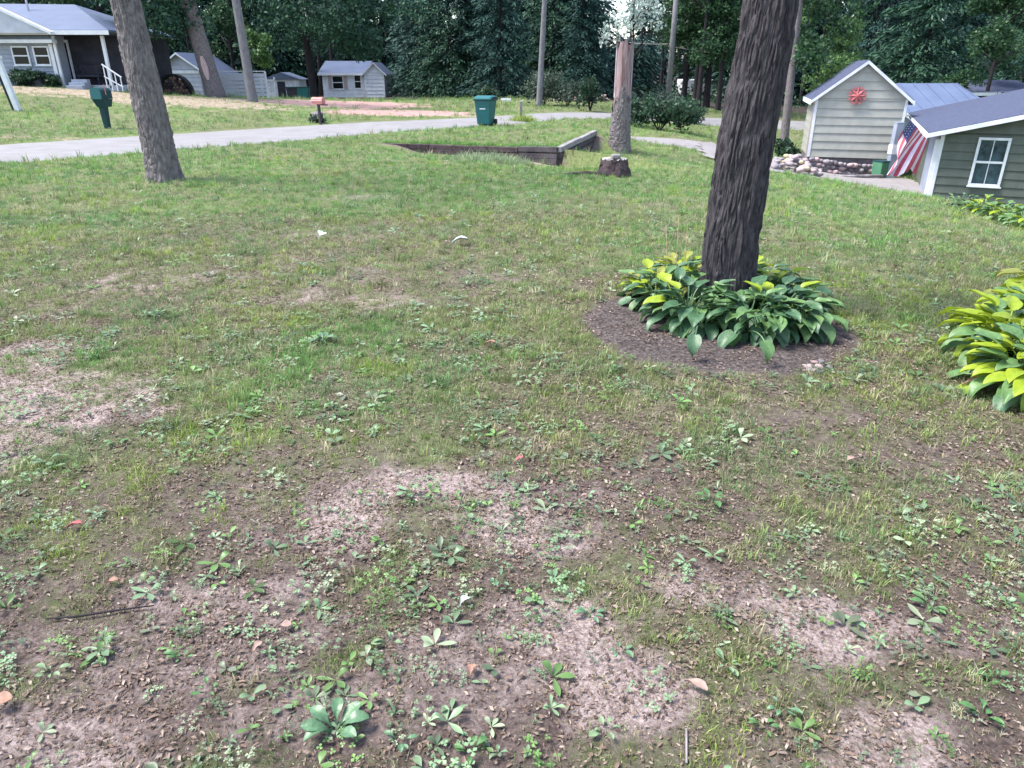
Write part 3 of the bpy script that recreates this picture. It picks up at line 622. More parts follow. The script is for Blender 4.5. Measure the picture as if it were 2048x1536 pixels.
shrub(1385, 245, 42, 1.3, 1.0, M['shrub'], 'low dark bush at the wood edge right of the utility pole', 1500, seed=57)
shrub(55, 168, 39.5, 1.2, .9, M['shrub'], 'low bush under the paired windows of the left house', 1400, seed=58)
shrub(95, 170, 39.6, .9, .7, M['shrub'], 'low bush by the porch step of the left house', 1000, seed=59)
shrub(980, 200, 55, 1.2, 1.1, M['shrub'], 'dark low bush behind the green waste cart', 1400, seed=60)
shrub(1575, 300, 31, .7, .9, M['shrub'], 'small weedy bush between the big trunk and the shed corner', 1000, seed=61)

# ------------------------------------------------------------------ buildings
def board(x0a, x1a, x0b, x1b, z0, z1, y, p0=.042, p1=.004, t=.03):
    """one lapped siding board on a wall facing -y; a=bottom ends, b=top ends"""
    return MB().hexa([(x0a, y-p0, z0), (x1a, y-p0, z0), (x1a, y+t, z0), (x0a, y+t, z0)], [(x0b, y-p1, z1), (x1b, y-p1, z1), (x1b, y+t, z1), (x0b, y+t, z1)])
def window(parent, cx, z0, w, h, y, split=True, cols=2, name='window', mt=None):
    f = MB(); fw = .07
    f.box(cx-w/2-fw, cx+w/2+fw, y-.07, y-.01, z0-fw, z0); f.box(cx-w/2-fw, cx+w/2+fw, y-.07, y-.01, z0+h, z0+h+fw)
    f.box(cx-w/2-fw, cx-w/2, y-.07, y-.01, z0, z0+h); f.box(cx+w/2, cx+w/2+fw, y-.07, y-.01, z0, z0+h)
    o = f.build(name, M['white'], parent, bevel=.006)
    MB().box(cx-w/2-fw-.03, cx+w/2+fw+.03, y-.10, y-.071, z0-fw-.03, z0-fw+.01).build('sill', M['white'], o)
    if split:
        MB().box(cx-w/2+.002, cx+w/2-.002, y-.062, y-.036, z0+h*.5-.03, z0+h*.5+.03).build('meeting_rail', M['white'], o)
        panes = ((z0, z0+h*.5-.03), (z0+h*.5+.03, z0+h))
    else: panes = ((z0, z0+h),)
    for a, c in panes: MB().box(cx-w/2+.002, cx+w/2-.002, y-.034, y-.012, a+.002, c-.002).build('pane', mt or M['glass'], o)
    if cols == 2:
        MB().box(cx-.012, cx+.012, y-.046, y-.0345, z0+.004, z0+h-.004).build('muntin', M['white_old'], o)
    return o
def gable_building(name, loc, rz, w, d, hw, rise, wallm, roofm, label, cat, course=.28, over=.35, fascia=None, wins=(), base=0.0, sides=True):
    """gable end faces local -y; origin = front left corner at wall foot"""
    e = empty(name, loc, rz, label, cat)
    wall = MB().prism([(0, base), (w, base), (w, hw), (w/2, hw+rise), (0, hw)], 0, d).build('wall', wallm, e)
    z = base; tot = hw+rise
    while z < tot-.05:
        z1 = min(z+course, tot-.02)
        def ends(zz):
            if zz <= hw: return 0, w
            k_ = (zz-hw)/rise; return k_*w/2, w-k_*w/2
        if z < hw < z1: z1 = hw
        a0, a1 = ends(z); b0, b1 = ends(z1)
        if b1-b0 > .02 or True: board(a0+.003, a1-.003, b0+.003, b1-.003, z+.002, z1, -.004).build('siding_board', wallm, wall)
        z = z1
    if sides:   # left side wall, boards face -x
        z = base
        while z < hw-.04:
            z1 = min(z+course, hw)
            MB().hexa([(-.028, .0, z+.002), (-.006+.03, .0, z+.002), (.024, d, z+.002), (-.028, d, z+.002)], [(-.008, .0, z1), (.024, .0, z1), (.024, d, z1), (-.008, d, z1)]).build('siding_board', wallm, wall); z = z1
    sl = rise/(w/2); t = .09
    roof = MB()
    for sgn in (-1, 1):
        xe = w/2+sgn*(w/2+over); ze = hw-over*sl
        xr = w/2; zr = hw+rise
        roof.add([(xe, -over, ze+.02), (xr, -over, zr+.02), (xr, d+over, zr+.02), (xe, d+over, ze+.02), (xe, -over, ze+.02+t), (xr, -over, zr+.02+t), (xr, d+over, zr+.02+t), (xe, d+over, ze+.02+t)],
                 [(0, 3, 2, 1), (4, 5, 6, 7), (0, 1, 5, 4), (1, 2, 6, 5), (2, 3, 7, 6), (3, 0, 4, 7)])
    ro = roof.build('roof', roofm, e)
    for sgn in (-1, 1):
        xe = w/2+sgn*(w/2+over+.01); ze = hw-(over+.01)*sl; zr = hw+rise; y0 = -over-.03
        MB().hexa([(xe, y0, ze-.03), (w/2, y0, zr-.03), (w/2, y0+.028, zr-.03), (xe, y0+.028, ze-.03)], [(xe, y0, ze+.09), (w/2, y0, zr+.09), (w/2, y0+.028, zr+.09), (xe, y0+.028, ze+.09)]).build('rake_board', fascia or M['white'], ro)
        xf = xe+(.03 if sgn > 0 else -.03)
        MB().box(min(xe, xf), max(xe, xf), -over-.03, d+over, ze-.07, ze+.10).build('fascia', fascia or M['white'], ro)
        xs = w if sgn > 0 else -.10
    for (cx, z0, ww, hh) in wins: window(e, cx, z0, ww, hh, -.03)
    MB().box(-.052, .05, -.054, .05, base, hw-.02).build('corner_trim', fascia or M['white'], wall)
    MB().box(w-.05, w+.035, -.054, .05, base, hw-.02).build('corner_trim', fascia or M['white'], wall)
    return e, wall, ro
# sage shed
SY = 30.0; A = W(1616, 313, SY); Bp = W(1770, 313, SY); rz = -math.radians(16.5)
sw = (Bp.x-A.x)/math.cos(rz)*.99; zb = A.z; zg = h1(A.x+1, SY)
eave = W(1625, 196, SY).z-zb; peak = W(1730, 126, SY-.5).z-zb
shed, shw, shr = gable_building('garden_shed', (A.x, SY, zb), rz, sw, 3.6, eave, peak-eave, M['sage'], M['shingle'], 'sage green gabled shed with a red painted star, standing on a stone footing', 'shed', course=.30, over=.20)
MB().box(.02, sw-.02, .03, 3.5, zg-zb-.5, -.01).build('footing', M['stone_dark'], shed)
MB().box(-.11, -.045, -.04, .05, -.2, eave-.05).build('downpipe', M['trim_tan'], shed)
# star (eight pointed painted ornament with square tips)
sc_x = W(1715, 190, SY).x; star = empty('star_ornament', (0, 0, 0), 0, 'red star shaped ornament hung high on the shed gable', 'ornament')
sp = W(1715, 191, SY-.32)
star.location = shed.matrix_basis @ Vector(((W(1715, 191, SY).x-A.x)/math.cos(rz), -.13, sp.z-zb)) if False else Matrix.Translation(shed.location) @ Matrix.Rotation(rz, 4, 'Z') @ Vector((sp.x-A.x, -.14, sp.z-zb)); star.rotation_euler = (0, 0, rz)
b = MB(); rO = .36
for i in range(8):
    a = i*math.pi/4; a1, a2 = a-math.pi/8, a+math.pi/8
    b.add([(0, -.09, 0), (rO*.45*math.cos(a1), 0, rO*.45*math.sin(a1)), (rO*math.cos(a), 0, rO*math.sin(a)), (rO*.45*math.cos(a2), 0, rO*.45*math.sin(a2)), (rO*.62*math.cos(a), -.045, rO*.62*math.sin(a))], [(0, 1, 4), (1, 2, 4), (2, 3, 4), (3, 0, 4), (1, 3, 2)])
b.build('star', M['starred'], star)
for i in range(8):
    a = (i+.5)*math.pi/4; c1, s1 = rO*.78*math.cos(a), rO*.78*math.sin(a); d_ = rO*.17
    b = MB(); b.add([(c1-d_, -.03, s1), (c1, -.03, s1-d_), (c1+d_, -.03, s1), (c1, -.03, s1+d_), (c1-d_, .0, s1), (c1, .0, s1-d_), (c1+d_, .0, s1), (c1, .0, s1+d_)], [(0, 1, 2, 3), (0, 4, 5, 1), (1, 5, 6, 2), (2, 6, 7, 3), (3, 7, 4, 0)]); b.build('diamond_tip', M['starred'], star)
# olive house
OC = W(1880, 300, 22); rzo = -math.radians(24); zo = h1(OC.x+1, OC.y)-.15; zo = min(zo, -2.2)
ez = W(1883, 268, 22).z
hw = ez+.05-zo
olive, olw, olr = gable_building('olive_house', (OC.x, OC.y, zo), rzo, 9.0, 10.5, hw, 9.0/2*.25, M['olive'], M['shingle'], 'olive green sided house with slate-blue shingle roof at the right edge', 'house', course=.235, over=.42)
# window placed by direction along the wall
def wall_hit(px, row):
    u = (px-1024)/F_PX; v = (768-row)/F_PX; kk = cP+v*sP; d = Vector((u/kk, 1, (-sP+v*cP)/kk)); n = Vector((math.sin(-rzo)*-1, -math.cos(rzo), 0)); n = Vector((-math.sin(-rzo), -math.cos(rzo), 0))
    o = Vector((0, 0, EYE)); t = (Vector((OC.x, OC.y, 0))-Vector((0, 0, 0))).dot(n)/d.dot(n); return o+d*t
q0 = wall_hit(1945, 366); q1 = wall_hit(2014, 281); ql = olive.matrix_basis.inverted() if False else (Matrix.Translation(olive.location) @ Matrix.Rotation(rzo, 4, 'Z')).inverted()
q0 = ql @ q0; q1 = ql @ q1; qm = ql @ wall_hit(1978, 324)
window(olive, qm.x, q0.z, .66, q1.z-q0.z, -.035, True, 2, mt=M['glass2'])
window(olive, qm.x+2.6, q0.z, .8, q1.z-q0.z, -.035, True, 2, mt=M['glass2'])
MB().box(-.16, -.045, -.02, .09, .05, hw-.2).build('downpipe', M['white'], olive)
# pale sheet on the left wall: its lit tone put into colour
MB().box(-.05, -.033, .35, 3.2, .0, hw-.12).build('pale_side_panel', M['vinyl_blue'], olive)
# low blue-roofed building behind
def eave_building(name, x0, x1, Y, depth, zg_, ze, zr, wallm, roofm, label, cat='house', over=.4, hipR=0, hipL=0, seams=0, course=.25, rz=0):
    """long side faces the camera; roof slope visible"""
    e = empty(name, (x0, Y, zg_), rz, label, cat); w = x1-x0; he = ze-zg_; hr = zr-zg_
    wall = MB().box(0, w, 0, depth, 0, he).build('wall', wallm, e)
    z = .0
    while z < he-.03:
        z1 = min(z+course, he); board(.003, w-.003, .003, w-.003, z+.002, z1, -.004).build('siding_board', wallm, wall); z = z1
    yr = depth/2; s = (hr-he)/yr; ee = he-over*s
    xl, xr_ = -over, w+over
    MB().add([(xl, -over, ee), (xr_, -over, ee), (xr_-hipR, yr, hr), (xl+hipL, yr, hr), (xl, depth+over, ee), (xr_, depth+over, ee),
              (xl, -over, ee+.09), (xr_, -over, ee+.09), (xr_-hipR, yr, hr+.09), (xl+hipL, yr, hr+.09), (xl, depth+over, ee+.09), (xr_, depth+over, ee+.09)],
             [(6, 7, 8, 9), (9, 8, 11, 10), (6, 9, 10), (7, 11, 8), (0, 3, 2, 1), (3, 4, 5, 2), (0, 1, 7, 6), (4, 10, 11, 5), (0, 6, 10, 4), (1, 5, 11, 7)]).build('roof', roofm, e)
    ro = e.children[-1] if e.children else None
    ro = [o for o in bpy.data.objects if o.parent == e and o.name.startswith('roof')][-1]
    MB().box(xl-.01, xr_+.01, -over-.035, -over-.005, ee-.1, ee+.085).build('fascia', M['white'], ro)
    for i in range(seams):
        t = (i+.5)/seams; xa = xl+(xr_-xl)*t; xb = min(max(xa, xl+hipL), xr_-hipR)
        MB().hexa([(xa-.02, -over, ee+.088), (xa+.02, -over, ee+.088), (xb+.02, yr-.02, hr+.086), (xb-.02, yr-.02, hr+.086)], [(xa-.02, -over, ee+.12), (xa+.02, -over, ee+.12), (xb+.02, yr-.02, hr+.118), (xb-.02, yr-.02, hr+.118)]).build('roof_seam', roofm, ro)
    return e, wall, ro
xa, xb = W(1760, 222, 40).x, W(1985, 222, 40).x
blue, _, _ = eave_building('blue_roofed_house', xa, xb, 40, 6, h1(xa+2, 40), W(1850, 222, 40).z, W(1850, 170, 43).z, M['vinyl_blue'], M['metal_roof2'], 'low building with a bright blue metal roof behind the shed', hipR=.9, hipL=1.4, seams=9)
xa2, xb2 = W(1800, 180, 52).x, W(1990, 170, 52).x
eave_building('far_roofed_shed', W(1935, 180, 50).x, W(2075, 180, 50).x, 50, 6, h1(W(1960, 180, 50).x, 50), W(1960, 185, 50).z, W(1960, 163, 53).z, M['dark'], M['shingle'], 'dull blue roof showing between the bright blue roof and the olive house roof', 'shed')
# pale blue post / cabinet between shed and flag
p = on(1782, 330, 27.5); e = empty('porch_post', p, 0, 'pale blue post with a lighter lower panel between the shed and the flag', 'post')
zt = W(1790, 246, 27.5).z-p.z; MB().box(-.13, .13, -.13, .13, -.1, zt).build('post', M['vinyl_blue'], e, bevel=.01)
MB().box(-.15, .15, -.15, .15, zt*.45, zt*.62).build('panel', M['white'], e); MB().box(-.14, .14, -.14, .14, zt+.002, zt+.03).build('cap', M['vinyl_blue'], e)
p = on(1764, 335, 27.6); e = empty('waste_bin', p, .3, 'small green bin on the gravel beside the lower end of the flag', 'bin')
MB().hexa([(-.22, -.22, 0), (.22, -.22, 0), (.22, .22, 0), (-.22, .22, 0)], [(-.25, -.25, .6), (.25, -.25, .6), (.25, .25, .6), (-.25, .25, .6)]).build('body', mat('mid_green_plastic', (.08, .22, .13), (.06, .18, .10), 3, .5), e, bevel=.02)
MB().box(-.27, .27, -.27, .27, .602, .64).build('lid', M['greendark'], e, bevel=.015)
# flag on a slanted pole from the olive house corner
fa = W(1856, 275, 21.6); fb = W(1812, 238, 20.9)
e = empty('flag', fa, 0, 'red and white striped flag hanging from a pole at the corner of the olive house', 'flag')
loc = lambda p_: p_-fa
tip = loc(W(1818, 236, 20.9))
MB().tube([(0, .25, -.05), tip*1.04], .014, 8).build('pole', M['white'], e, True)
# cloth: hoist along pole, fly falls down-left in folds
top0 = loc(W(1822, 240, 20.9)); top1 = loc(W(1856, 282, 21.4)); bot0 = loc(W(1774, 352, 20.7)); botm = loc(W(1800, 345, 20.8)); bot1 = loc(W(1834, 352, 21.1))
NS, NU = 13, 26
FLY = [(0, loc(W(1800, 292, 20.9))), (.40, bot0), (.74, loc(W(1797, 352, 20.8))), (.82, loc(W(1820, 335, 21.0))), (1.0, loc(W(1834, 352, 21.1)))]
def fly(s_):
    for (a_, p_), (b_, q_) in zip(FLY[:-1], FLY[1:]):
        if s_ <= b_+1e-6: return p_.lerp(q_, (s_-a_)/(b_-a_))
def flag_pt(s_, t_):   # s across stripes 0..1 (hoist from tip to house), t along fly
    a = top0.lerp(top1, s_); c_ = fly(s_)
    p_ = a.lerp(c_, t_); sag = .10*math.sin(math.pi*t_)
    fold = math.sin(s_*13.0+t_*1.5)*.12*(.2+t_)
    return p_ + Vector((-sag*(1-s_)+.05*math.sin(s_*7)*t_, fold, -.06*math.sin(math.pi*t_)*(1-s_)))
cl = None
for st in range(NS):
    b = MB(); blue_c = st < 4
    for part, (t0, t1) in enumerate(((0, .34), (.34, 1.0))):
        K = 9; vs = []
        for i in range(K):
            t = t0+(t1-t0)*i/(K-1)
            for s_ in (st/NS, (st+1)/NS): vs.append(flag_pt(s_, t))
        mtl = M['flagblue'] if (blue_c and part == 0) else (M['flagred'] if st % 2 == 0 else M['flagwhite'])
        bb = MB(); bb.add(vs + [v + Vector((0, .004, 0)) for v in vs], [(2*i, 2*i+1, 2*i+3, 2*i+2) for i in range(K-1)]+[(2*K+2*i+2, 2*K+2*i+3, 2*K+2*i+1, 2*K+2*i) for i in range(K-1)])
        bb.build('canton_strip' if (blue_c and part == 0) else 'stripe', mtl, e, True)
b = MB()
for i in range(5):
    for j in range(3):
        c_ = flag_pt((j+.6)/NS*1.05, .03+.062*i) + Vector((0, -.012, 0)); b.add([c_+Vector((.013*math.cos(a*1.257+1.57), 0, .013*math.sin(a*1.257+1.57))) for a in range(5)], [(0, 1, 2, 3, 4)])
b.build('stars', M['flagwhite'], e)

# left house -------------------------------------------------------
LHY = 40.0; zg_ = h1(-24, 41)-.05
xl, xr_ = W(-260, 70, LHY).x, W(222, 66, LHY).x
e = empty('porch_house', (xl, LHY, zg_), 0, 'pale house with blue-grey metal roof, paired windows and a dark open porch', 'house')
zrel = lambda row, Y: W(0, row, Y).z-zg_
lx = lambda px, row, Y: W(px, row, Y).x-xl
wW = xr_-xl; he = zrel(66, LHY-.4)
porch_x = lx(107, 110, LHY); right_x = wW-.3
body = MB().box(0, porch_x, .12, 7, 0, he-.02).build('wall', M['vinyl_blue'], e)
back = MB().box(porch_x+.002, right_x, 1.3, 7, 0, he-.02).build('porch_wall', M['porch_shade'], e)
z = .0
while z < he-.03:
    z1 = min(z+.2, he-.02); board(.0, porch_x, .0, porch_x, z+.002, z1, .115).build('siding_board', M['vinyl_blue'], body)
    board(porch_x+.01, right_x, porch_x+.01, right_x, z+.002, z1, 1.295, .02, .005).build('siding_board', M['porch_shade'], back); z = z1
rz0, rz1 = zrel(12, 43.5), zrel(64, LHY-.45)
rr_ = [(lx(-300, 20, 43.5), 3.6, rz0+.1), (lx(150, 24, 43.5), 3.6, rz0-.02)]
roof = MB().add([(-1, -.45, rz1), (wW+.1, -.45, rz1), rr_[1], rr_[0], (-1, 7.6, rz1), (wW+.1, 7.6, rz1), (-1, -.45, rz1+.1), (wW+.1, -.45, rz1+.1), (rr_[1][0], 3.6, rr_[1][2]+.1), (rr_[0][0], 3.6, rr_[0][2]+.1), (-1, 7.6, rz1+.1), (wW+.1, 7.6, rz1+.1)],
    [(6, 7, 8, 9), (9, 8, 11, 10), (7, 11, 8), (0, 3, 2, 1), (3, 4, 5, 2), (0, 1, 7, 6), (4, 10, 11, 5), (0, 6, 10, 4), (1, 5, 11, 7), (6, 9, 10)]).build('roof', M['metal_roof'], e)
MB().box(-1, wW+.12, -.50, -.455, rz1-.12, rz1+.08).build('fascia', M['white'], roof)
MB().tube([(lx(52, 10, 42.5), 2.6, rz0-.4), (lx(52, 10, 42.5), 2.6, rz0+.9)], .05, 8).build('vent_pipe', M['white'], roof, True)
# front wing roof with its rake running down to the right
fx1 = lx(92, 64, 39.2); fx0 = lx(-160, -40, 39.2)
wing = MB().prism([(fx0-2, zrel(66, 39.2)), (fx1, zrel(66, 39.2)), (lx(0, 22, 39.2), zrel(22, 39.2)), (fx0-2, zrel(-30, 39.2))], -.75, -.52).build('gable_wing', M['vinyl_lav'], e)
pa, pb = (lx(-20, 12, 39), zrel(12, 39)), (lx(96, 66, 39), zrel(66, 39))
MB().hexa([(pa[0], -.80, pa[1]-.06), (pb[0], -.80, pb[1]-.06), (pb[0], -.51, pb[1]-.06), (pa[0], -.51, pa[1]-.06)], [(pa[0], -.80, pa[1]+.08), (pb[0], -.80, pb[1]+.08), (pb[0], -.51, pb[1]+.08), (pa[0], -.51, pa[1]+.08)]).build('rake_board', M['white'], wing)
MB().box(-1, lx(105, 84, 39.7), -.35, .1, zrel(86, 39.7), zrel(79, 39.7)).build('awning_board', M['white'], e)
for a, c_ in ((24, 57), (67, 98)):
    window(e, (lx(a, 110, LHY)+lx(c_, 110, LHY))/2, zrel(128, LHY), lx(c_, 110, LHY)-lx(a, 110, LHY)-.12, zrel(95, LHY)-zrel(128, LHY), .08, True, 1)
MB().box(lx(100, 110, LHY), lx(107, 110, LHY), .02, .09, 0, zrel(88, LHY)).build('corner_trim', M['white'], body)
d0, d1 = lx(119, 120, 41.3), lx(141, 120, 41.3)
do = MB().box(d0-.1, d1+.1, 1.20, 1.26, .2, 2.28).build('door', M['white_old'], e); MB().box(d0, d1, 1.185, 1.198, .35, 2.15).build('pane', M['glass'], do)
for px in (208, ):
    xx = lx(px, 110, 39.9); MB().box(xx-.07, xx+.07, .0, .14, 0, he-.1).build('porch_post', M['white'], e)
xx = lx(107, 110, 39.9); MB().box(xx+.02, xx+.15, .0, .11, 0, he-.1).build('porch_post', M['white'], e)
MB().box(porch_x+.2, wW-.2, .0, 1.27, -.25, .14).build('porch_floor', M['vinyl_lav'], e)
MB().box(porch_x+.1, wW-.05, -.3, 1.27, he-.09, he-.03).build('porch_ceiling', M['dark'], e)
# dark porch furniture: bench with blue cover
bx0, bx1 = lx(156, 160, 40.7), lx(200, 160, 40.7)
be = empty('porch_bench', (xl+bx0, 40.65, zg_+.14), 0, 'dark covered bench standing on the porch of the left house', 'bench'); bw = bx1-bx0
MB().box(0, bw, 0, .5, .38, .5).build('seat', M['dark'], be, bevel=.02); MB().box(0, bw, .42, .52, .5, .95).build('backrest', M['dark'], be, bevel=.02)
for xx in (.04, bw-.1):
    for yy in (.03, .41): MB().box(xx, xx+.06, yy, yy+.06, 0, .38).build('leg', M['dark'], be)
for xx in (0, bw-.06): MB().box(xx, xx+.06, -.02, .45, .68, .73).build('armrest', M['dark'], be)
# stair rail right of porch
re = empty('stair_railing', (W(214, 170, 39.5).x, 39.4, h1(-21.5, 39.4)), 0, 'white slanting stair railing at the right end of the porch', 'railing')
MB().tube([(0, 0, 1.15), (.85, 0, .55)], .04, 8).build('handrail', M['white'], re); MB().tube([(0, 0, .6), (.85, 0, .1)], .03, 8).build('lower_rail', M['white'], re)
for i in range(4): MB().box(.05+i*.25-.02, .05+i*.25+.02, -.02, .02, -.1, 1.08-i*.18).build('baluster', M['white'], re)
# steps
st = empty('porch_steps', (W(150, 175, 39.6).x, 39.0, h1(-22.5, 39)), 0, 'pale blue wooden steps leading up to the porch door', 'steps')
for i in range(3): MB().box(-.1, .7, i*.28, i*.28+.3, -.1, .12+i*.14).build('step', M['vinyl_blue'], st, bevel=.01)

# garage behind
GY_ = 56; gxa, gxb = W(310, 150, GY_).x, W(414, 150, GY_).x; gg = h1((gxa+gxb)/2, GY_)
gar, gw, gr = gable_building('pale_garage', (gxa, GY_, gg), 0, gxb-gxa, 6, W(300, 148, GY_).z-gg, W(340, 108, GY_).z-W(300, 148, GY_).z, M['vinyl_lav'], M['metal_roof'], 'pale lavender gabled garage behind the leaning trunks', 'garage', course=.3, over=.35, sides=False)
MB().box(.5, gxb-gxa-.5, -.09, -.04, 1.75, 1.95).build('door_header', M['white'], gar)
eave_building('low_outbuilding', W(190, 130, 58).x, W(250, 130, 58).x, 58, 4, h1(-28, 58), W(240, 137, 58).z, W(240, 120, 60).z, M['vinyl_lav'], M['metal_roof2'], 'small outbuilding roof showing between the porch and the leaning grey-brown trunk', 'shed')
# firewood stack under arched cover
p = on(350, 188, 45.5); e = empty('firewood_rack', p, 0, 'round-topped firewood rack full of split logs in front of the garage', 'firewood rack')
ra = 68/F_PX*45.5/1.08/2
b = MB(); vs = []
for i in range(17):
    a = math.pi*i/16
    for rr2, yy in ((ra, 0), (ra, .5), (ra-.10, .5), (ra-.10, 0)): vs.append((rr2*math.cos(a), yy, max(-.1, rr2*math.sin(a)*1.15)))
b.add(vs, [(4*i+j, 4*i+(j+1) % 4, 4*i+4+(j+1) % 4, 4*i+4+j) for i in range(16) for j in range(4)]); b.build('hoop', M['black'], e)
for i in range(9):
    for j in range(7):
        x = -ra+.18+i*.2+(j % 2)*.1; z = .08+j*.165
        if math.hypot(x, z/1.15) < ra-.17:
            r2 = .09+.012*R.random(); MB().tube([(x, .03+R.random()*.05, z), (x, .5, z)], r2, 6).build('log', R.choice([M['logend'], M['timber'], M['logend'], M['stumpwood']]), e)
# board fence
fy = 46.5; fx0, fx1 = W(405, 170, fy).x, W(532, 170, fy).x
e = empty('board_fence', (fx0, fy, h1((fx0+fx1)/2, fy)-.05), 0, 'low pale lavender board fence between the leaning trunk and the straight pale trunk', 'fence')
fh = W(480, 145, fy).z-e.location.z; w = fx1-fx0; n = 6
for i in range(n):
    z0 = .08+i*(fh-.1)/n; MB().box(0, w, 0, .03, z0, z0+(fh-.1)/n-.025).build('board', M['vinyl_lav'], e, bevel=.004)
for i in range(4):
    xx = w*i/3; MB().box(xx-.05, xx+.05, .032, .13, -.3, fh+.04).build('post', M['white_old'], e)
MB().box(-.02, w+.02, -.02, .14, fh-.005+.045, fh+.09).build('cap_rail', M['white_old'], e)
# white cottage
CY = 68; ca, cb = W(645, 160, CY).x, W(728, 160, CY).x; cg = h1((ca+cb)/2, CY)
cot, cw, cr_ = eave_building('white_cottage', ca, cb, CY, 6, cg, W(690, 146, CY-.4).z, W(690, 124, CY+3).z, M['white'], M['metal_roof'], 'small white cottage with dark windows beyond the reddish dirt drive', course=.3, over=.3)
cw_ = cb-ca; cz_ = lambda row: W(0, row, CY).z-cg
window(cot, (W(676, 165, CY).x-ca), cz_(177), .85, cz_(153)-cz_(177), -.03, True, 1)
for dx in (-.68, .68): MB().box(W(676, 165, CY).x-ca+dx-.15, W(676, 165, CY).x-ca+dx+.15, -.09, -.04, cz_(178), cz_(151)).build('shutter', M['trim_tan'], cot)
# entrance wing with its own gable
ga, gb = W(730, 160, CY-.6).x, W(768, 160, CY-.6).x
wing, ww_, wr_ = gable_building('cottage_wing', (ga, CY-.6, cg), 0, gb-ga, 4, W(0, 146, CY-.6).z-cg, W(0, 127, CY-.6).z-W(0, 146, CY-.6).z, M['white'], M['metal_roof'], 'narrow gabled wing joined to the right end of the white cottage', 'house', course=.3, over=.2, sides=False)
window(cot, cw_-.55, cz_(176), .5, cz_(150)-cz_(176), -.03, True, 1)
# clutter by the cottage
p = on(540, 195, 52); e = empty('garden_shelf', p, 0, 'white shelf stand beside the pale trunk, left of the dark thin tree', 'stand')
for i in range(3): MB().box(-.45, .45, -.15, .15, .25+i*.45, .29+i*.45).build('shelf', M['white_old'], e)
for xx in (-.45, .41): MB().box(xx, xx+.04, -.16, .16, 0, 1.35).build('side_panel', M['white_old'], e)
for i, (px, lab, mt) in enumerate(((588, 'dark bin left of the dark tree trunk by the cottage', M['dark']), (608, 'teal green bin left of the dark tree trunk by the cottage', M['greenplastic']))):
    p = on(px, 195, 55); e = empty('storage_bin', p, 0, lab, 'bin'); MB().hexa([(-.33, -.3, 0), (.33, -.3, 0), (.33, .3, 0), (-.33, .3, 0)], [(-.4, -.36, .8), (.4, -.36, .8), (.4, .36, .8), (-.4, .36, .8)]).build('body', mt, e, bevel=.02)
    MB().box(-.43, .43, -.4, .4, .802, .88).build('lid', M['greendark'], e, bevel=.02)
p = on(565, 190, 60); e = empty('small_white_shed', (p.x-1.2, 60, p.z), 0, 'low white shed half hidden by the trunks left of the cottage', 'shed')
MB().box(0, 2.6, 0, 2, 0, 1.5).build('wall', M['white_old'], e); MB().prism([(-.2, 1.5), (2.8, 1.5), (1.3, 2.0)], -.2, 2.2).build('roof', M['metal_roof'], e); MB().box(.9, 1.5, -.03, -.003, .1, 1.35).build('door', M['dark'], e)
# far white glimpses through the wood
e = empty('far_white_house', (W(1188, 170, 84).x, 84, h1(8, 84)), 0, 'white house glimpsed through the trees left of the snag', 'house')
zz = W(0, 150, 84).z-e.location.z; MB().box(0, 3.2, 0, 5, 0, max(zz*.7, 1.6)).build('wall', M['white'], e); MB().prism([(-.3, max(zz*.7, 1.6)+.002), (3.5, max(zz*.7, 1.6)+.002), (1.6, max(zz*.7, 1.6)+1.1)], -.3, 5).build('roof', M['metal_roof2'], e)
MB().box(.9, 1.7, -.04, -.004, .8, 1.5).build('window', M['glass'], e)
e = empty('far_white_block', (W(1362, 190, 76).x, 76, h1(W(1362, 190, 76).x, 76)), 0, 'bright white trailer put in for the bright gap between dark trunks', 'placeholder')  # white block added where a bright patch shows between trunks
wv = W(1425, 190, 76).x-W(1362, 190, 76).x; zt = W(0, 178, 76).z-e.location.z; MB().box(0, wv, 0, 2.4, .35, max(zt, 1.8)).build('body', M['white'], e, bevel=.08)
for xx in (.7, wv-.9): b = MB(); b.tube([(xx, -.05, .32), (xx, .15, .32)], .3, 14); b.build('wheel', M['black'], e)
MB().box(wv*.4, wv*.6, -.03, -.003, 1.0, 1.5).build('window', M['glass'], e)

# ------------------------------------------------------------------ roadside things
# green wheeled cart
p = G(972, 252); e = empty('waste_cart', p, math.radians(-20), 'teal green wheeled waste cart with closed lid at the road edge', 'waste cart')
wt, wb = .33, .26; Hc = .98
MB().hexa([(-wb, -.28, .07), (wb, -.28, .07), (wb, .22, .07), (-wb, .22, .07)], [(-wt, -.38, Hc), (wt, -.38, Hc), (wt, .36, Hc), (-wt, .36, Hc)]).build('body', M['greenplastic'], e, bevel=.03)
MB().box(-wt-.03, wt+.03, -.41, .39, Hc-.05, Hc+.002).build('rim', M['greendark'], e, bevel=.012)
b = MB(); vs = []; K = 9
for i in range(K):
    y = -.43+i*(.86/(K-1)); z = Hc+.01+.10*math.sin(math.pi*i/(K-1))**.6
    vs += [(-wt-.04, y, z-.02), (wt+.04, y, z-.02), (wt-.02, y, z+.02), (-wt+.02, y, z+.02)]
b.add(vs, [(4*i+j, 4*i+(j+1) % 4, 4*i+4+(j+1) % 4, 4*i+4+j) for i in range(K-1) for j in range(4)]+[(3, 2, 1, 0), tuple(4*(K-1)+j for j in range(4))]); lid = b.build('lid', M['greenplastic'], e)
MB().tube([(-.24, .47, Hc+.02), (.24, .47, Hc+.02)], .018, 8).build('handle', M['greendark'], e)
MB().box(-.12, .12, -.345, -.325, .62, .74).build('label_plate', M['white_old'], e); MB().tube([(-.30, .24, .12), (.30, .24, .12)], .015, 8).build('axle', M['black'], e)
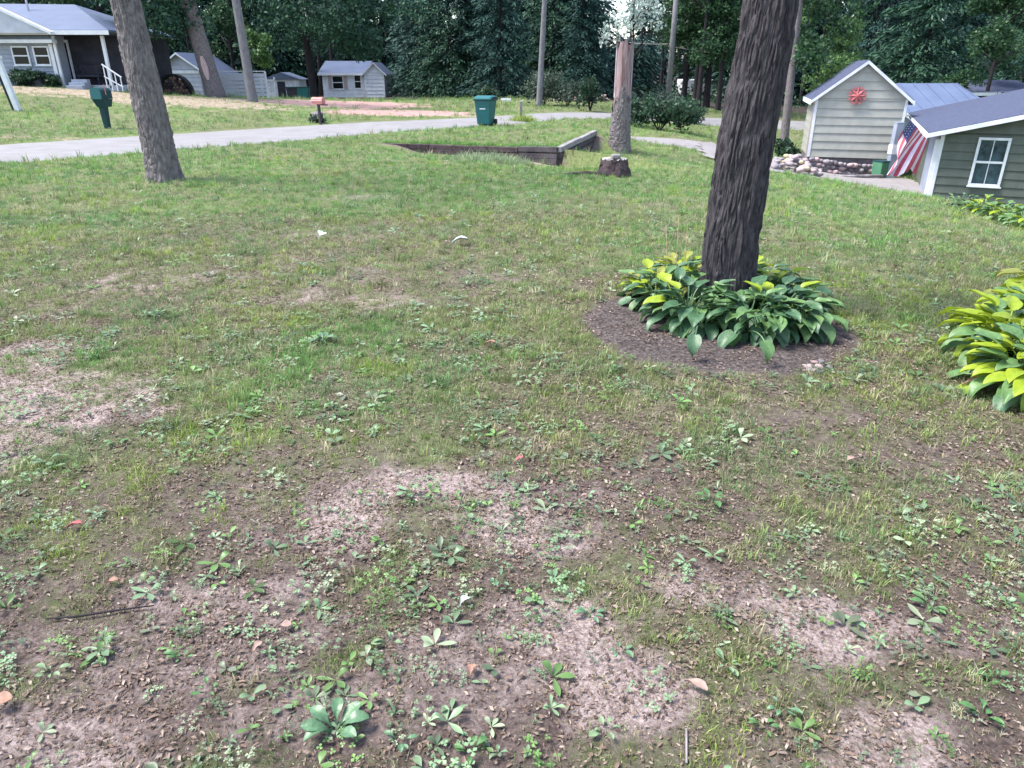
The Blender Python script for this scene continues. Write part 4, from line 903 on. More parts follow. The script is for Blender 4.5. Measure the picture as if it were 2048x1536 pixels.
for sx_ in (-.34, .29): b = MB(); b.tube([(sx_, .24, .13), (sx_+.05, .24, .13)], .13, 18); b.build('wheel', M['black'], e)
MB().box(-.2, .32, -.30, .2, .0, .068).build('foot', M['black'], e)
# green plastic mailbox post
p = G(216, 257); e = empty('mailbox_post', p, math.radians(-8), 'dark green plastic mailbox on a matching post across the road', 'mailbox')
Hm = .0; Hm = W(210, 170, p.y).z-p.z
MB().hexa([(-.09, -.09, -.1), (.09, -.09, -.1), (.09, .09, -.1), (-.09, .09, -.1)], [(-.13, -.14, Hm*.55), (.13, -.14, Hm*.55), (.13, .12, Hm*.55), (-.13, .12, Hm*.55)]).build('post', M['greendark'], e, bevel=.015)
MB().hexa([(-.14, -.2, Hm*.5), (.2, -.2, Hm*.5), (.2, .25, Hm*.5), (-.14, .25, Hm*.5)], [(-.25, -.28, Hm*.68), (.27, -.28, Hm*.68), (.27, .3, Hm*.68), (-.25, .3, Hm*.68)]).build('newspaper_tray', M['greendark'], e, bevel=.012)
b = MB(); prof = [(-.25, Hm*.685)]+[(.25*-math.cos(math.pi*i/8)+.01, Hm*.86+.12*math.sin(math.pi*i/8)) for i in range(9)]+[(.27, Hm*.685)]
b.prism(prof[::-1], -.32, .32); bx = b.build('box', M['greendark'], e, bevel=.008)
MB().prism([(x*.9, z_*1.0-.004) for x, z_ in prof][::-1], -.335, -.323).build('door', M['greenplastic'], bx); MB().box(.285, .30, -.12, -.08, Hm*.78, Hm*1.02).build('flag_arm', M['redmail'], e); e.scale = (.82, .82, 1)
# red mailbox
p = G(641, 248); e = empty('red_mailbox', p, math.radians(-25), 'faded red mailbox on a thin post with pale flowers at its foot', 'mailbox')
Hm = W(641, 192, p.y).z-p.z
MB().box(-.04, .04, -.04, .04, -.1, Hm-.3).build('post', M['timber'], e)
prof = [(-.11, 0), (.11, 0)]+[(.11*math.cos(math.pi*i/8), .14+.11*math.sin(math.pi*i/8)) for i in range(9)]
b = MB(); b.v = []; b.prism([(x, z_+Hm-.29) for x, z_ in prof], -.25, .25); o = b.build('box', M['redmail'], e, bevel=.004); o.rotation_euler = (0, 0, math.pi/2)
MB().box(-.27, .27, -.14, -.125, Hm-.17, Hm-.15).build('band', M['white_old'], e)
MB().box(-.05, .4, -.06, .06, Hm-.33, Hm-.292).build('bracket', M['timber'], e)
p2 = G(636, 246); f = empty('flower_tuft', p2, 0, 'pale flowering tuft at the foot of the red mailbox', 'plant')
link(bpy.data.objects.new('foliage', leaf_crown('foliage', [(0, 0, .2, .28, .22), (.2, 0, .12, .2, .12), (-.2, 0, .12, .2, .12)], 500, M['shrub_pale'], 71, .09)), f)
b = MB()
for i in range(26):
    a = R.random()*6.28; rr2 = R.random()*.28; b.add([(rr2*math.cos(a)+dx, rr2*math.sin(a)-.05, .25+.2*R.random()+dz_) for dx, dz_ in ((-.02, 0), (0, -.02), (.02, 0), (0, .02))], [(0, 1, 2, 3)])
b.build('blossoms', M['flagwhite'], f)
# small white marker post beside the cart and grass tuft
p = on(1042, 243, 34); e = empty('marker_post', p, 0, 'short pale marker post with tufted grass right of the waste cart', 'post')
Hm = W(1042, 203, 34).z-p.z; MB().box(-.05, .05, -.05, .05, -.1, Hm).build('post', M['timber_top'], e); MB().box(-.07, .07, -.07, .07, Hm, Hm+.03).build('cap', M['white_old'], e)
p = on(1012, 205, 46); e = empty('white_bench', p, 0, 'small white slatted bench beyond the road behind the waste cart', 'bench')
for i in range(3): MB().box(-.6, .6, -.2+i*.13, -.09+i*.13, .42, .45).build('slat', M['white'], e)
for xx in (-.55, .5):
    for yy in (-.18, .12): MB().box(xx, xx+.05, yy, yy+.05, 0, .42).build('leg', M['timber'], e)
MB().box(-.6, .6, .19, .22, .55, .75).build('backrest', M['white'], e); e.scale = (.5, .5, .5)
# parked car glimpses? low brush pile
p = on(1165, 205, 52); e = empty('brush_pile', p, 0, 'brown pile of cut brush and logs beyond the road, left of the snag', 'brush pile')
for i in range(34):
    x = R.uniform(-1.3, 1.3); zq = R.uniform(.05, .8)*(1-abs(x)/1.6); a = R.uniform(-.6, .6); l = R.uniform(.3, .8); MB().tube([(x-l*math.cos(a), R.uniform(-.4, .4), zq-l*.4*math.sin(a)), (x+l*math.cos(a), R.uniform(-.4, .4), zq+l*.4*math.sin(a)+.05)], R.uniform(.03, .08), 6).build('branch', R.choice([M['stone_pink'], M['timber'], M['logend']]), e)
# white post at far left
p = G(38, 222); e = empty('white_post', p, 0, 'thick white painted post leaning at the far left edge beside the lawn', 'post')
tp = W(-5, 118, p.y)-p
MB().hexa([(-.09, -.09, -.1), (.09, -.09, -.1), (.09, .09, -.1), (-.09, .09, -.1)], [(tp.x-.09, -.09, tp.z), (tp.x+.09, -.09, tp.z), (tp.x+.09, .09, tp.z), (tp.x-.09, .09, tp.z)]).build('post', M['white'], e, bevel=.008)
MB().hexa([(-.30, .1, -.1), (-.13, .1, -.1), (-.13, .16, -.1), (-.30, .16, -.1)], [(tp.x-.30, .1, tp.z-.1), (tp.x-.12, .1, tp.z-.1), (tp.x-.12, .16, tp.z-.1), (tp.x-.30, .16, tp.z-.1)]).build('dark_side_strip', M['dark'], e)  # separate dark strip along the post's darker side
MB().box(tp.x-.9, tp.x+.12, -.12, .12, tp.z+.002, tp.z+.10).build('crossbar', M['white'], e, bevel=.008)
# utility pole and wire
p = on(1336, 200, 52); e = empty('utility_pole', p, 0, 'straight grey utility pole in front of the wood, right of the snag', 'pole')
MB().tube([(0, 0, -.5), (0, 0, 9.5)], [.20, .15], 12).build('pole', M['bark_pale'], e, True); MB().box(-1.1, 1.1, -.22, -.16, 8.6, 8.75).build('crossarm', M['timber'], e)
for xx in (-1, -.4, .4, 1): MB().tube([(xx, -.19, 8.75), (xx, -.19, 8.95)], .05, 8).build('insulator', M['white_old'], e)
def wire(a, c_, sag, label):
    pts = [a.lerp(c_, i/24) + Vector((0, 0, -sag*4*(i/24)*(1-i/24))) for i in range(25)]; tag(MB().tube(pts, .018, 6).build('overhead_wire', M['timber_top'], None, True), label, 'wire')
wire(W(1336, 92, 51.8), W(1640, 118, 60), .25, 'thin overhead wire running right from the utility pole')
wire(W(1336, 88, 51.8), W(1180, 70, 64), .2, 'thin overhead wire running left from the utility pole')

# ------------------------------------------------------------------ timbers, stump, stones
def timber(parent, a, c_, z0a, z0b, hgt, wd, mt, name='timber'):
    a = Vector(a); c_ = Vector(c_); d = (c_-a).normalized(); n_ = Vector((-d.y, d.x))*wd/2
    q = [a-n_, c_-n_, c_+n_, a+n_]; zz = [z0a, z0b, z0b, z0a]
    return MB().hexa([(v.x, v.y, z) for v, z in zip(q, zz)], [(v.x, v.y, z+hgt) for v, z in zip(q, zz)]).build(name, mt, parent, bevel=.012)
rw = empty('timber_retaining_wall', (0, 0, 0), 0, 'low weathered timber retaining wall holding the raised grass, with its corner near the stump', 'retaining wall')
o0 = Vector((WALL[4][0], WALL[4][1], h1(WALL[4][0]-.05, WALL[4][1]+.4))); rw.location = o0
def hin(x, y): # raised side level
    return h1(x, y)
pl = [Vector(p_)-Vector((o0.x, o0.y)) for p_ in WALL]
TOPS = [W(*t).z+.02 for t in ((762, 286, 20.2), (860, 288, 19.9), (950, 292, 19.2), (1040, 295, 18.3), (1118, 297, 17.6), (1190, 262, 22.6))]
for i in range(len(WALL)-1):
    a, c_ = pl[i], pl[i+1]; d = (c_-a); L_ = d.length; n_ = Vector((-d.y, d.x)).normalized()
    za = TOPS[i]-o0.z; zc = TOPS[i+1]-o0.z
    cs = 4
    k_ = max(1, round(L_/2.4))
    for j in range(k_):
        p0 = a+d*(j/k_); p1 = a+d*((j+1)/k_-.012); z0, z1 = za+(zc-za)*j/k_, za+(zc-za)*(j+1)/k_
        for c in range(cs):
            lift = -.135*(c+1) + (.02 if i >= 3 else -.01) + R.uniform(-.008, .008); offs = n_*R.uniform(-.012, .012)
            timber(rw, p0+offs, p1+offs, z0+lift, z1+lift, .125, .14, M['timber_top'] if (c == 0 and i >= 4) else (M['timber'] if i >= 3 else M['stumpwood']))  # left run in darker wood: dark of the hollow put into colour
# stump
p = G(1226, 352); e = empty('tree_stump', p, 0, 'dark rotten tree stump with a pale cut top in the grass', 'stump')
V, Qt = bark_trunk([(0, 0, -.15), (0, 0, .08), (0, 0, .3)], [.33, .30, .25], 72, 30, 9, .03, 61, .6, 3, .05)
vv = V.reshape(30, 72, 3); link(bpy.data.objects.new('bark', np_mesh('bark', V, Qt, M['stumpwood'], False)), e)
b = MB(); ring_ = [tuple(q) for q in vv[-1]]; b.add([(0, 0, .34)]+[(x*.97, y*.97, z_-.01+.03*math.sin(i*.9)) for i, (x, y, z_) in enumerate(ring_)], [(0, i+1, (i+1) % 72+1) for i in range(72)]); b.build('cut_top', M['cutwood'], e)
b = MB(); b.tube([(-.25, 0, .02), (-.5, -.02, .06), (-.85, .05, .03), (-1.2, .1, .02)], [.05, .035, .025, .01], 8); b.build('root', M['stumpwood'], e, True)
MB().box(-.06, .10, -.20, -.02, .33, .40).build('stone_on_top', M['stone'], e, bevel=.02)
def stone_mesh(seed, mt, sx=1, sy=1, sz=.7):
    r = random.Random(seed); b = MB(); n = 9; rows = 5; vs = [(0, 0, -.5*sz)]
    for i in range(1, rows):
        ph = math.pi*i/rows
        for j in range(n):
            a = 2*math.pi*j/n; k_ = .5*(1+r.uniform(-.16, .16)); vs.append((k_*sx*math.sin(ph)*math.cos(a), k_*sy*math.sin(ph)*math.sin(a), -.5*sz*math.cos(ph)*(1+r.uniform(-.12, .12))))
    vs.append((0, 0, .5*sz)); f = [(0, 1+(j+1) % n, 1+j) for j in range(n)]
    for i in range(rows-2):
        for j in range(n): f.append((1+i*n+j, 1+i*n+(j+1) % n, 1+(i+1)*n+(j+1) % n, 1+(i+1)*n+j))
    k0 = 1+(rows-2)*n; f += [(k0+j, k0+(j+1) % n, len(vs)-1) for j in range(n)]
    b.add(vs, f); return b.mesh('stone', mt, True)
STM = [stone_mesh(i, M[m_], 1.1, .9, .7) for i, m_ in enumerate(('stone', 'stone', 'stone_pink', 'stone', 'stone_dark', 'stone_yel', 'stone_pink'))]
def stones(label, spots, name='stone_edging', cat='stones'):
    p0 = Vector(spots[0][0]); e = empty(name, p0, 0, label, cat)
    for q, s_, k_ in spots:
        o = bpy.data.objects.new('stone', STM[k_]); link(o, e); o.location = Vector(q)-p0; o.scale = (s_*R.uniform(.8, 1.3), s_*R.uniform(.8, 1.2), s_*R.uniform(.7, 1.1)); o.rotation_euler = (R.uniform(-.3, .3), R.uniform(-.3, .3), R.random()*6.28)
    return e
# wall of stones below the shed
sp_ = []
for i in range(16):
    for j in range(3):
        px = 1622+i*9.6+(j % 2)*5; Y = 29.1-j*.0; x = W(px, 330, Y).x; z0 = h1(x, Y)
        sp_.append(((x, Y+R.uniform(-.08, .08), z0+.08+j*.17), R.uniform(.2, .28), R.choice([0, 1, 2, 3, 4, 4, 6])))
stones('dry stone footing wall laid under the front of the sage shed', sp_, 'stone_wall', 'stone wall')
sp_ = []
for i in range(80):
    px = R.uniform(1545, 1640); row = R.uniform(322, 354) ; q = W(px, row, 25.0+(354-row)*.07); z0 = h1(q.x, q.y); hp = .40*math.exp(-((px-1588)/38)**2); sp_.append(((q.x, q.y, z0+R.uniform(.04, .08+hp)), R.uniform(.16, .34), R.choice([0, 0, 1, 2, 3, 5, 6, 0])))
stones('heap of pale and yellowish stones at the corner between the big trunk and the shed', sp_, 'stone_pile', 'stone pile')
# hose / kerb line in front of shed
tag(MB().tube([W(1640, 352, 27.2)+Vector((0, 0, .0)), W(1700, 353, 27.2), W(1765, 352, 27.2)], .06, 8).build('edging_log', M['timber_top'], None, True), 'long pale edging log lying before the stone footing of the shed', 'log')

# ------------------------------------------------------------------ hostas
def hosta_leaf(name, L_, Wd, droop, mt, pet=.12, seed=0):
    """petiole + ribbed blade arching outwards along +x from the crown"""
    r = random.Random(seed); nl, nw = 9, 6; V = []; Fc = []
    ang0 = math.radians(74-droop*18); x = 0; z = 0; pts = []
    steps = 12; tot = pet+L_
    for i in range(steps+1):
        t = i/steps; a = ang0 - (ang0+math.radians(20+droop*45))*t**1.15; pts.append((x, z, a)); x += math.cos(a)*tot/steps; z += math.sin(a)*tot/steps
    def at_(t):
        f = t*steps; i = min(int(f), steps-1); u = f-i; return [pts[i][k]*(1-u)+pts[i+1][k]*u for k in range(3)]
    tp = pet/tot
    for i in range(nl+1):
        u = i/nl; x_, z_, a_ = at_(tp+(1-tp)*u); wd = Wd*(math.sin(math.pi*min(1, (u*.93+.07))**.72)**.85)*(1-.15*u); wd = max(wd, .002) if u < 1 else .001
        for j in range(nw+1):
            v = (j/nw-.5)*2; cup = .22*abs(v)**1.4*wd; rib = .0035*(1 if j % 2 else -1)*(1-abs(v)*.5); nx_, nz_ = -math.sin(a_), math.cos(a_)
            V.append((x_+nx_*(cup+rib), v*wd/2, z_+nz_*(cup+rib)+.01*math.sin(u*7+seed)*abs(v)))
    for i in range(nl):
        for j in range(nw): a = i*(nw+1)+j; Fc.append((a, a+1, a+nw+2, a+nw+1))
    k0 = len(V)
    for i in range(5):
        x_, z_, a_ = at_(tp*i/4+.0)
        for dy, dz_ in ((-.006, 0), (0, -.006), (.006, 0)): V.append((x_, dy, z_+dz_))
    for i in range(4):
        for j in range(2): a = k0+i*3+j; Fc.append((a, a+1, a+4, a+3))
    b = MB(); b.add(V, Fc); return b.mesh(name, mt, True)
M['hosta_dark'] = mat('hosta_leaf_green', (.075, .16, .075), (.035, .095, .042), 30, .46, .002, 60, spec=.6, coord='Object')
M['hosta_mid'] = mat('hosta_leaf_mid', (.135, .24, .085), (.07, .155, .05), 30, .46, .002, 60, spec=.55)
M['hosta_lime'] = mat('hosta_leaf_lime', (.34, .42, .03), (.22, .33, .03), 20, .45, .002, 60, spec=.4)
M['hosta_yel'] = mat('hosta_leaf_yellow', (.32, .33, .08), (.23, .26, .05), 20, .5, .002, 60, spec=.4)
M['hosta_brown'] = mat('hosta_leaf_brown', (.42, .31, .20), (.25, .17, .12), 20, .7)
def add_trans(m_, f=.22):
    N_, L_ = nodes(m_); bs = N_['Principled BSDF']; out = N_['Material Output']; t = N_.new('ShaderNodeBsdfTranslucent'); ms = N_.new('ShaderNodeMixShader'); ms.inputs[0].default_value = f
    src = bs.inputs['Base Color'].links[0].from_socket; L_.new(src, t.inputs['Color']); L_.new(bs.outputs[0], ms.inputs[1]); L_.new(t.outputs[0], ms.inputs[2]); L_.new(ms.outputs[0], out.inputs['Surface'])
for k_ in ('hosta_dark', 'hosta_mid', 'hosta_lime', 'hosta_yel'): add_trans(M[k_], .28 if 'lime' in k_ or 'yel' in k_ else .15)
LEAF = {k_: [hosta_leaf('leaf', .20, .125, d_, M['hosta_'+k_], .25, s_) for s_, d_ in ((1, .3), (2, .7), (3, 1.1))] for k_ in ('dark', 'mid', 'lime', 'yel', 'brown')}
def hosta(x, y, label, n=46, size=1.0, mix=('dark', 'mid'), wts=(.7, .3), tilt=(0, 0), seed=1, avoid=None, backlit_share=0, group=None, arc=None, n_mul=2.5):
    r = random.Random(seed); e = empty('hosta_plant', (x, y, h1(x, y)), 0, label, 'hosta', group)
    n = int(n*n_mul); size *= .67
    for i in range(n):
        t = (i+.5)/n; a = i*2.39996+r.uniform(-.3, .3)
        if arc: a = arc[0]+(arc[1]-arc[0])*((i*.618) % 1)
        kind = r.choices(mix, wts)[0]; low = t**.8
        if backlit_share and math.sin(a) > -.1 and low < .75 and r.random() < backlit_share: kind = r.choice(['lime', 'lime', 'yel'])  # upper back leaves drawn lime: backlight put into leaf colour
        me_ = LEAF[kind][min(2, int(low*3*r.uniform(.75, 1.15)))]
        o = bpy.data.objects.new('leaf', me_); link(o, e)
        s_ = size*r.uniform(.8, 1.2)*(.85+.3*low); o.scale = (s_, s_*r.uniform(.85, 1.15), s_)
        rr2 = r.uniform(.02, .17)*math.sqrt(1-t*.6); lf = (1-t)*r.uniform(.02, .12); o.location = (rr2*math.cos(a+.8), rr2*math.sin(a+.8), .01+lf); o.rotation_euler = (r.uniform(-.25, .25), -math.radians(18)*(1-low)*1.4+math.radians(18)*low*.9+r.uniform(-.12, .12), a)
    return e
HG = 'hostas planted around the big trunk'
hs = [(-.44, .06, 'leafy hosta left of the big trunk, with backlit lime tint on its back leaves', 44, .5), (-.34, -.38, 'dark green hosta at the front left of the big trunk', 46, .05), (.02, -.56, 'broad dark hosta directly in front of the big trunk', 52, .0),
      (.27, -.46, 'glossy dark hosta at the front right of the big trunk with drooping leaves', 50, .05), (.36, -.05, 'hosta with backlit yellow tint at the right side of the big trunk', 44, .55), (.28, .28, 'hosta with backlit lime tint peeking from behind the right of the big trunk', 34, .6), (-.22, .42, 'hosta with backlit lime tint peeking from behind the left of the big trunk', 32, .6)]
for i, (dx, dy, lab, n, lm) in enumerate(hs): hosta(TRX+dx, TRY+dy, lab, n, 1.0 if i < 5 else .95, ('dark', 'mid'), (.6, .4), seed=100+i, backlit_share=min(.8, lm*1.1+.05))
# the low hanging light leaves in front and some brown ones
for px, row, kd, rz_, lab in ((1400, 700, 'dark', -1.9, 'single dark hosta leaf hanging low before the clump, left of centre'), (1502, 716, 'mid', -1.3, 'single rounded hosta leaf lying forward on the bare ring, right of centre')):
    p = G(px, row+14); e = empty('hosta_leaf', (p.x, p.y+.12, p.z+.16), 0, lab, 'leaf')
    o = link(bpy.data.objects.new('blade', LEAF[kd][2]), e); o.rotation_euler = (0, .55, rz_); o.scale = (.68, .75, .68)
HR = 'hostas in the bed at the right edge'
for i, (px, row, lab, n, mx, wt_) in enumerate(((2015, 700, 'lime hosta nearest the lawn in the bed at the right edge', 46, ('mid', 'lime', 'yel'), (.3, .6, .1)), (2075, 655, 'yellow-green hosta behind the nearest one at the right edge', 46, ('lime', 'yel', 'mid'), (.66, .12, .22)),
        (2060, 770, 'dark green hosta at the front of the right edge bed', 44, ('dark', 'mid', 'lime'), (.15, .45, .4)), (2105, 595, 'pale yellow hosta farthest back in the right edge bed', 36, ('yel', 'lime'), (.5, .5)), (2160, 770, 'green hosta at the outer side of the right edge bed', 36, ('mid', 'dark', 'lime'), (.4, .3, .3)))):
    p = G(px, row+20); hosta(p.x, p.y, lab, n, 1.3, mx, wt_, seed=200+i, group=HR)
# plants against the olive house on the crest
for i, (px, row, lab) in enumerate(((1965, 425, 'bright green plant at the foot of the olive house below its window'), (2010, 438, 'bright leafy plant right of the first one below the olive house window'), (2050, 455, 'leafy plant at the picture edge below the olive house'), (1925, 412, 'small bluish green plant at the crest left of the bright ones'))):
    p = G(px, row+4); hosta(p.x, p.y, lab, 26, .95 if i < 3 else .6, ('lime', 'mid') if i < 3 else ('dark', 'mid'), (.4, .6), seed=300+i)
# pieces of bark mulch by the ring
sp_ = []
for i in range(26):
    px, row = R.gauss(1622, 16), R.gauss(738, 7); q = G(px, row); sp_.append(((q.x, q.y, q.z+.008), R.uniform(.018, .04), R.choice([2, 0, 6, 4])))
stones('small cluster of pinkish stones on the front right of the bare ring', sp_, 'stone_cluster', 'stones')

# ------------------------------------------------------------------ scattered lawn (stuff)
def src_coll(name, meshes):
    c = bpy.data.collections.new(name)
    for i, me_ in enumerate(meshes): o = bpy.data.objects.new('%s_%02d' % (name, i), me_); c.objects.link(o)
    return c
def scatter(name, pts, rot, scl, idx_, tint, coll):
    me_ = bpy.data.meshes.new(name); n = len(pts); me_.vertices.add(n); me_.vertices.foreach_set('co', np.asarray(pts, np.float32).ravel())
    a = me_.attributes.new('rot', 'FLOAT_VECTOR', 'POINT'); a.data.foreach_set('vector', np.asarray(rot, np.float32).ravel())
    a = me_.attributes.new('scl', 'FLOAT', 'POINT'); a.data.foreach_set('value', np.asarray(scl, np.float32))
    a = me_.attributes.new('idx', 'INT', 'POINT'); a.data.foreach_set('value', np.asarray(idx_, np.int32))
    a = me_.attributes.new('tint', 'FLOAT_COLOR', 'POINT'); a.data.foreach_set('color', np.c_[tint, np.ones(n)].astype(np.float32).ravel())
    o = bpy.data.objects.new(name, me_); link(o); tag(o, kind='stuff')
    ng = bpy.data.node_groups.new(name, 'GeometryNodeTree'); ng.interface.new_socket(name='Geometry', in_out='INPUT', socket_type='NodeSocketGeometry'); ng.interface.new_socket(name='Geometry', in_out='OUTPUT', socket_type='NodeSocketGeometry')
    gi = ng.nodes.new('NodeGroupInput'); go = ng.nodes.new('NodeGroupOutput'); ci = ng.nodes.new('GeometryNodeCollectionInfo'); ci.inputs['Collection'].default_value = coll; ci.inputs['Separate Children'].default_value = True
    ip = ng.nodes.new('GeometryNodeInstanceOnPoints'); ip.inputs['Pick Instance'].default_value = True
    def na(nm, ty):
        x = ng.nodes.new('GeometryNodeInputNamedAttribute'); x.data_type = ty; x.inputs['Name'].default_value = nm; return x.outputs['Attribute']
    lk = ng.links.new; lk(gi.outputs[0], ip.inputs['Points']); lk(ci.outputs[0], ip.inputs['Instance']); lk(na('idx', 'INT'), ip.inputs['Instance Index']); lk(na('rot', 'FLOAT_VECTOR'), ip.inputs['Rotation']); lk(na('scl', 'FLOAT'), ip.inputs['Scale']); lk(ip.outputs[0], go.inputs[0])
    md = o.modifiers.new('scatter', 'NODES'); md.node_group = ng; return o
def tuft(seed, nb, hgt, spread, wd, lean=.6):
    r = np.random.default_rng(seed); V = []; Fc = []; k0 = 0
    for i in range(nb):
        a = r.random()*6.283; rr2 = spread*math.sqrt(r.random()); bx_, by_ = rr2*math.cos(a), rr2*math.sin(a); h_ = hgt*(.45+.75*r.random()); az = r.random()*6.283; ln = lean*r.random()*h_; w_ = wd*(.7+.6*r.random()); fa_ = r.random()*6.283
        dx, dy = math.cos(az), math.sin(az); wx, wy = math.cos(fa_)*w_/2, math.sin(fa_)*w_/2
        for t, ww in ((0, 1), (.5, .85), (1.0, .0)):
            cx_, cy_, cz__ = bx_+dx*ln*t*t, by_+dy*ln*t*t, h_*(t-.18*lean*t*t)
            if ww: V += [(cx_-wx*ww, cy_-wy*ww, cz__), (cx_+wx*ww, cy_+wy*ww, cz__)]
            else: V += [(cx_, cy_, cz__)]
        Fc += [(k0, k0+1, k0+3, k0+2), (k0+2, k0+3, k0+4)]; k0 += 5
    b = MB(); b.add(V, Fc); return b.mesh('tuft', M['grass'])
def rosette(seed, n, L_, Wd, up=.3, name='rosette', mt=None):
    r = random.Random(seed); b = MB()
    for i in range(n):
        a = i*6.283/n+r.uniform(-.9, .9); l = L_*r.uniform(.45, 1.2); w_ = Wd*r.uniform(.8, 1.2); tl = r.uniform(.0, up); ca, sa = math.cos(a), math.sin(a); V = []; K = 6
        for k_ in range(K+1):
            t = k_/K; x_ = l*(.08+t*.92); z_ = .004+l*tl*math.sin(t*2.2)+.002; hw_ = w_/2*math.sin(math.pi*min(.97, t**1.35*.94+.03))**.9
            for v in (-1, 0, 1): y_ = v*hw_; zz_ = z_+abs(v)*.12*w_; V.append((x_*ca-y_*sa, x_*sa+y_*ca, zz_))
        b.add(V, [(3*i_+j, 3*i_+j+1, 3*i_+j+4, 3*i_+j+3) for i_ in range(K) for j in range(2)])
    return b.mesh(name, mt or M['weed'], True)
def clover(seed, n=9, spread=.05):
    r = random.Random(seed); b = MB()
    for i in range(n):
        a = r.random()*6.28; rr2 = spread*math.sqrt(r.random()); x, y, z = rr2*math.cos(a), rr2*math.sin(a), r.uniform(.008, .03); s_ = r.uniform(.007, .013); a0 = r.random()*6.28
        for k_ in range(3):
            t = a0+k_*2.094; c1, s1 = math.cos(t), math.sin(t); V = []
            for u, v in ((0, 0), (.6, .45), (1, 0), (.6, -.45)): V.append((x+s_*1.3*(u*c1-v*s1), y+s_*1.3*(u*s1+v*c1), z+.2*s_*u*r.uniform(-1, 1)))
            b.add(V, [(0, 1, 2, 3)])
    return b.mesh('clover', M['weed'])
def bits(seed, n=10, spread=.07, s0=.012):
    r = random.Random(seed); b = MB()
    for i in range(n):
        a = r.random()*6.28; rr2 = spread*math.sqrt(r.random()); x, y = rr2*math.cos(a), rr2*math.sin(a); l = s0*r.uniform(.4, 1.6); w_ = l*r.uniform(.12, .6); t = r.random()*6.28; c1, s1 = math.cos(t), math.sin(t); k_ = r.uniform(.15, .6)*w_
        V = []
        for u, v, h_ in ((-1, -.4, 0), (-.2, -1, k_), (1, -.2, 0), (.7, .6, k_), (-.4, 1, 0), (0, 0, -.0+.3*k_)): V.append((x+l*u*c1/2-w_*v*s1/2, y+l*u*s1/2+w_*v*c1/2, .004+abs(h_)+.003*r.random()))
        b.add(V, [(0, 1, 5), (1, 2, 5), (2, 3, 5), (3, 4, 5), (4, 0, 5)])
    return b.mesh('bits', M['litter'])
def sample(y0, y1, dens, kx=.74, pad=1.5):
    area = (y1-y0)*2*(kx*(y0+y1)/2+pad); n = int(area*dens)
    Y = rng.uniform(y0, y1, n*2); X = rng.uniform(-(kx*y1+pad), kx*y1+pad, n*2); k_ = np.abs(X) < kx*Y+pad; return X[k_][:n], Y[k_][:n]
def ok_ground(x, y, pad=.12):
    d = np.minimum(in_strip(x, y, RE), in_strip(x, y, PE)) if len(x) else np.zeros(0)
    o = d > pad*.2+.02; o &= ~in_poly(x, y, yard); return o
GRS = src_coll('grass_tuft', [tuft(1, 14, .055, .05, .004, .9), tuft(2, 12, .075, .04, .0042, .8), tuft(3, 16, .04, .06, .0038, 1.1), tuft(4, 10, .10, .03, .0045, .7), tuft(5, 18, .045, .07, .004, 1.0)])
OLIVE, FRESH, STRAW, BLUE, YEL = np.array([.245, .315, .115]), np.array([.165, .32, .095]), np.array([.46, .41, .29]), np.array([.16, .28, .14]), np.array([.33, .42, .08])
Ps, Rs, Ss, Is, Ts = [], [], [], [], []
for y0, y1, dens, sc_ in ((.7, 2.6, 2500, .85), (2.6, 5, 1700, .95), (5, 9, 640, 1.15), (9, 15, 210, 1.5), (15, 24, 85, 2.0), (24, 40, 26, 2.9), (40, 60, 8, 4.2)):
    x, y = sample(y0, y1, dens); so_, ri_, ne_, re2, wo_, lu_ = fields(x, y)
    clump = fbm(x+11, y+4, 3, 8.5); prob = np.clip(1.02-1.0*so_+(clump-.5)*1.9*(1-.7*sstep(6, 12, y)), .05, 1)*(1-.85*ne_*.8)*(1-.95*re2)*(1-wo_)*(1-ri_)
    wd_, wt_, ws_ = seg_dist(x, y, WALL); prob = prob*np.where((ws_ < 0) & (wd_ < .9), sstep(.25, .9, wd_)*.8, 1)
    k_ = (rng.random(len(x)) < prob) & ok_ground(x, y); x, y, so_, lu_, ne_ = x[k_], y[k_], so_[k_], lu_[k_], ne_[k_]
    n = len(x); z = height(x, y)+(fbm(x, y, 4, 2.0)-.5)*.05+(fbm(x+7, y, 3, 9)-.5)*.022*(y < 8)*1.0
    t1 = fbm(x+91, y+13, 3, 1.3); t2 = fbm(x+1, y+63, 3, 2.9); u = rng.random(n)
    fr = sstep(.42, .62, t1*.6+lu_*.42+.03)[:, None]; c = OLIVE*(1-fr)+FRESH*fr
    bl_ = (sstep(.55, .7, t2)*.6)[:, None]; c = c*(1-bl_)+BLUE*bl_
    ye = (sstep(.60, .72, fbm(x+33, y+7, 3, 2.2))*.55)[:, None]; c = c*(1-ye)+YEL*ye
    stw = ((u < .22+.30*so_)).astype(float)[:, None]*.85; c = c*(1-stw)+STRAW*stw
    c = c*(.42+.95*rng.random((n, 1)))
    Ps.append(np.c_[x, y, z-.004]); Rs.append(np.c_[rng.normal(0, .12, n), rng.normal(0, .12, n), rng.random(n)*6.28]); Ss.append(sc_*(.34+.68*rng.random(n)**1.6)*(1-.42*so_)*(1-.3*ne_)); Ts.append(c); Is.append(rng.choice(5, n, p=[.25, .17, .28, .08, .22]))
scatter('lawn_grass', np.concatenate(Ps), np.concatenate(Rs), np.concatenate(Ss), np.concatenate(Is), np.concatenate(Ts), GRS)
print('tufts', sum(map(len, Ps)))
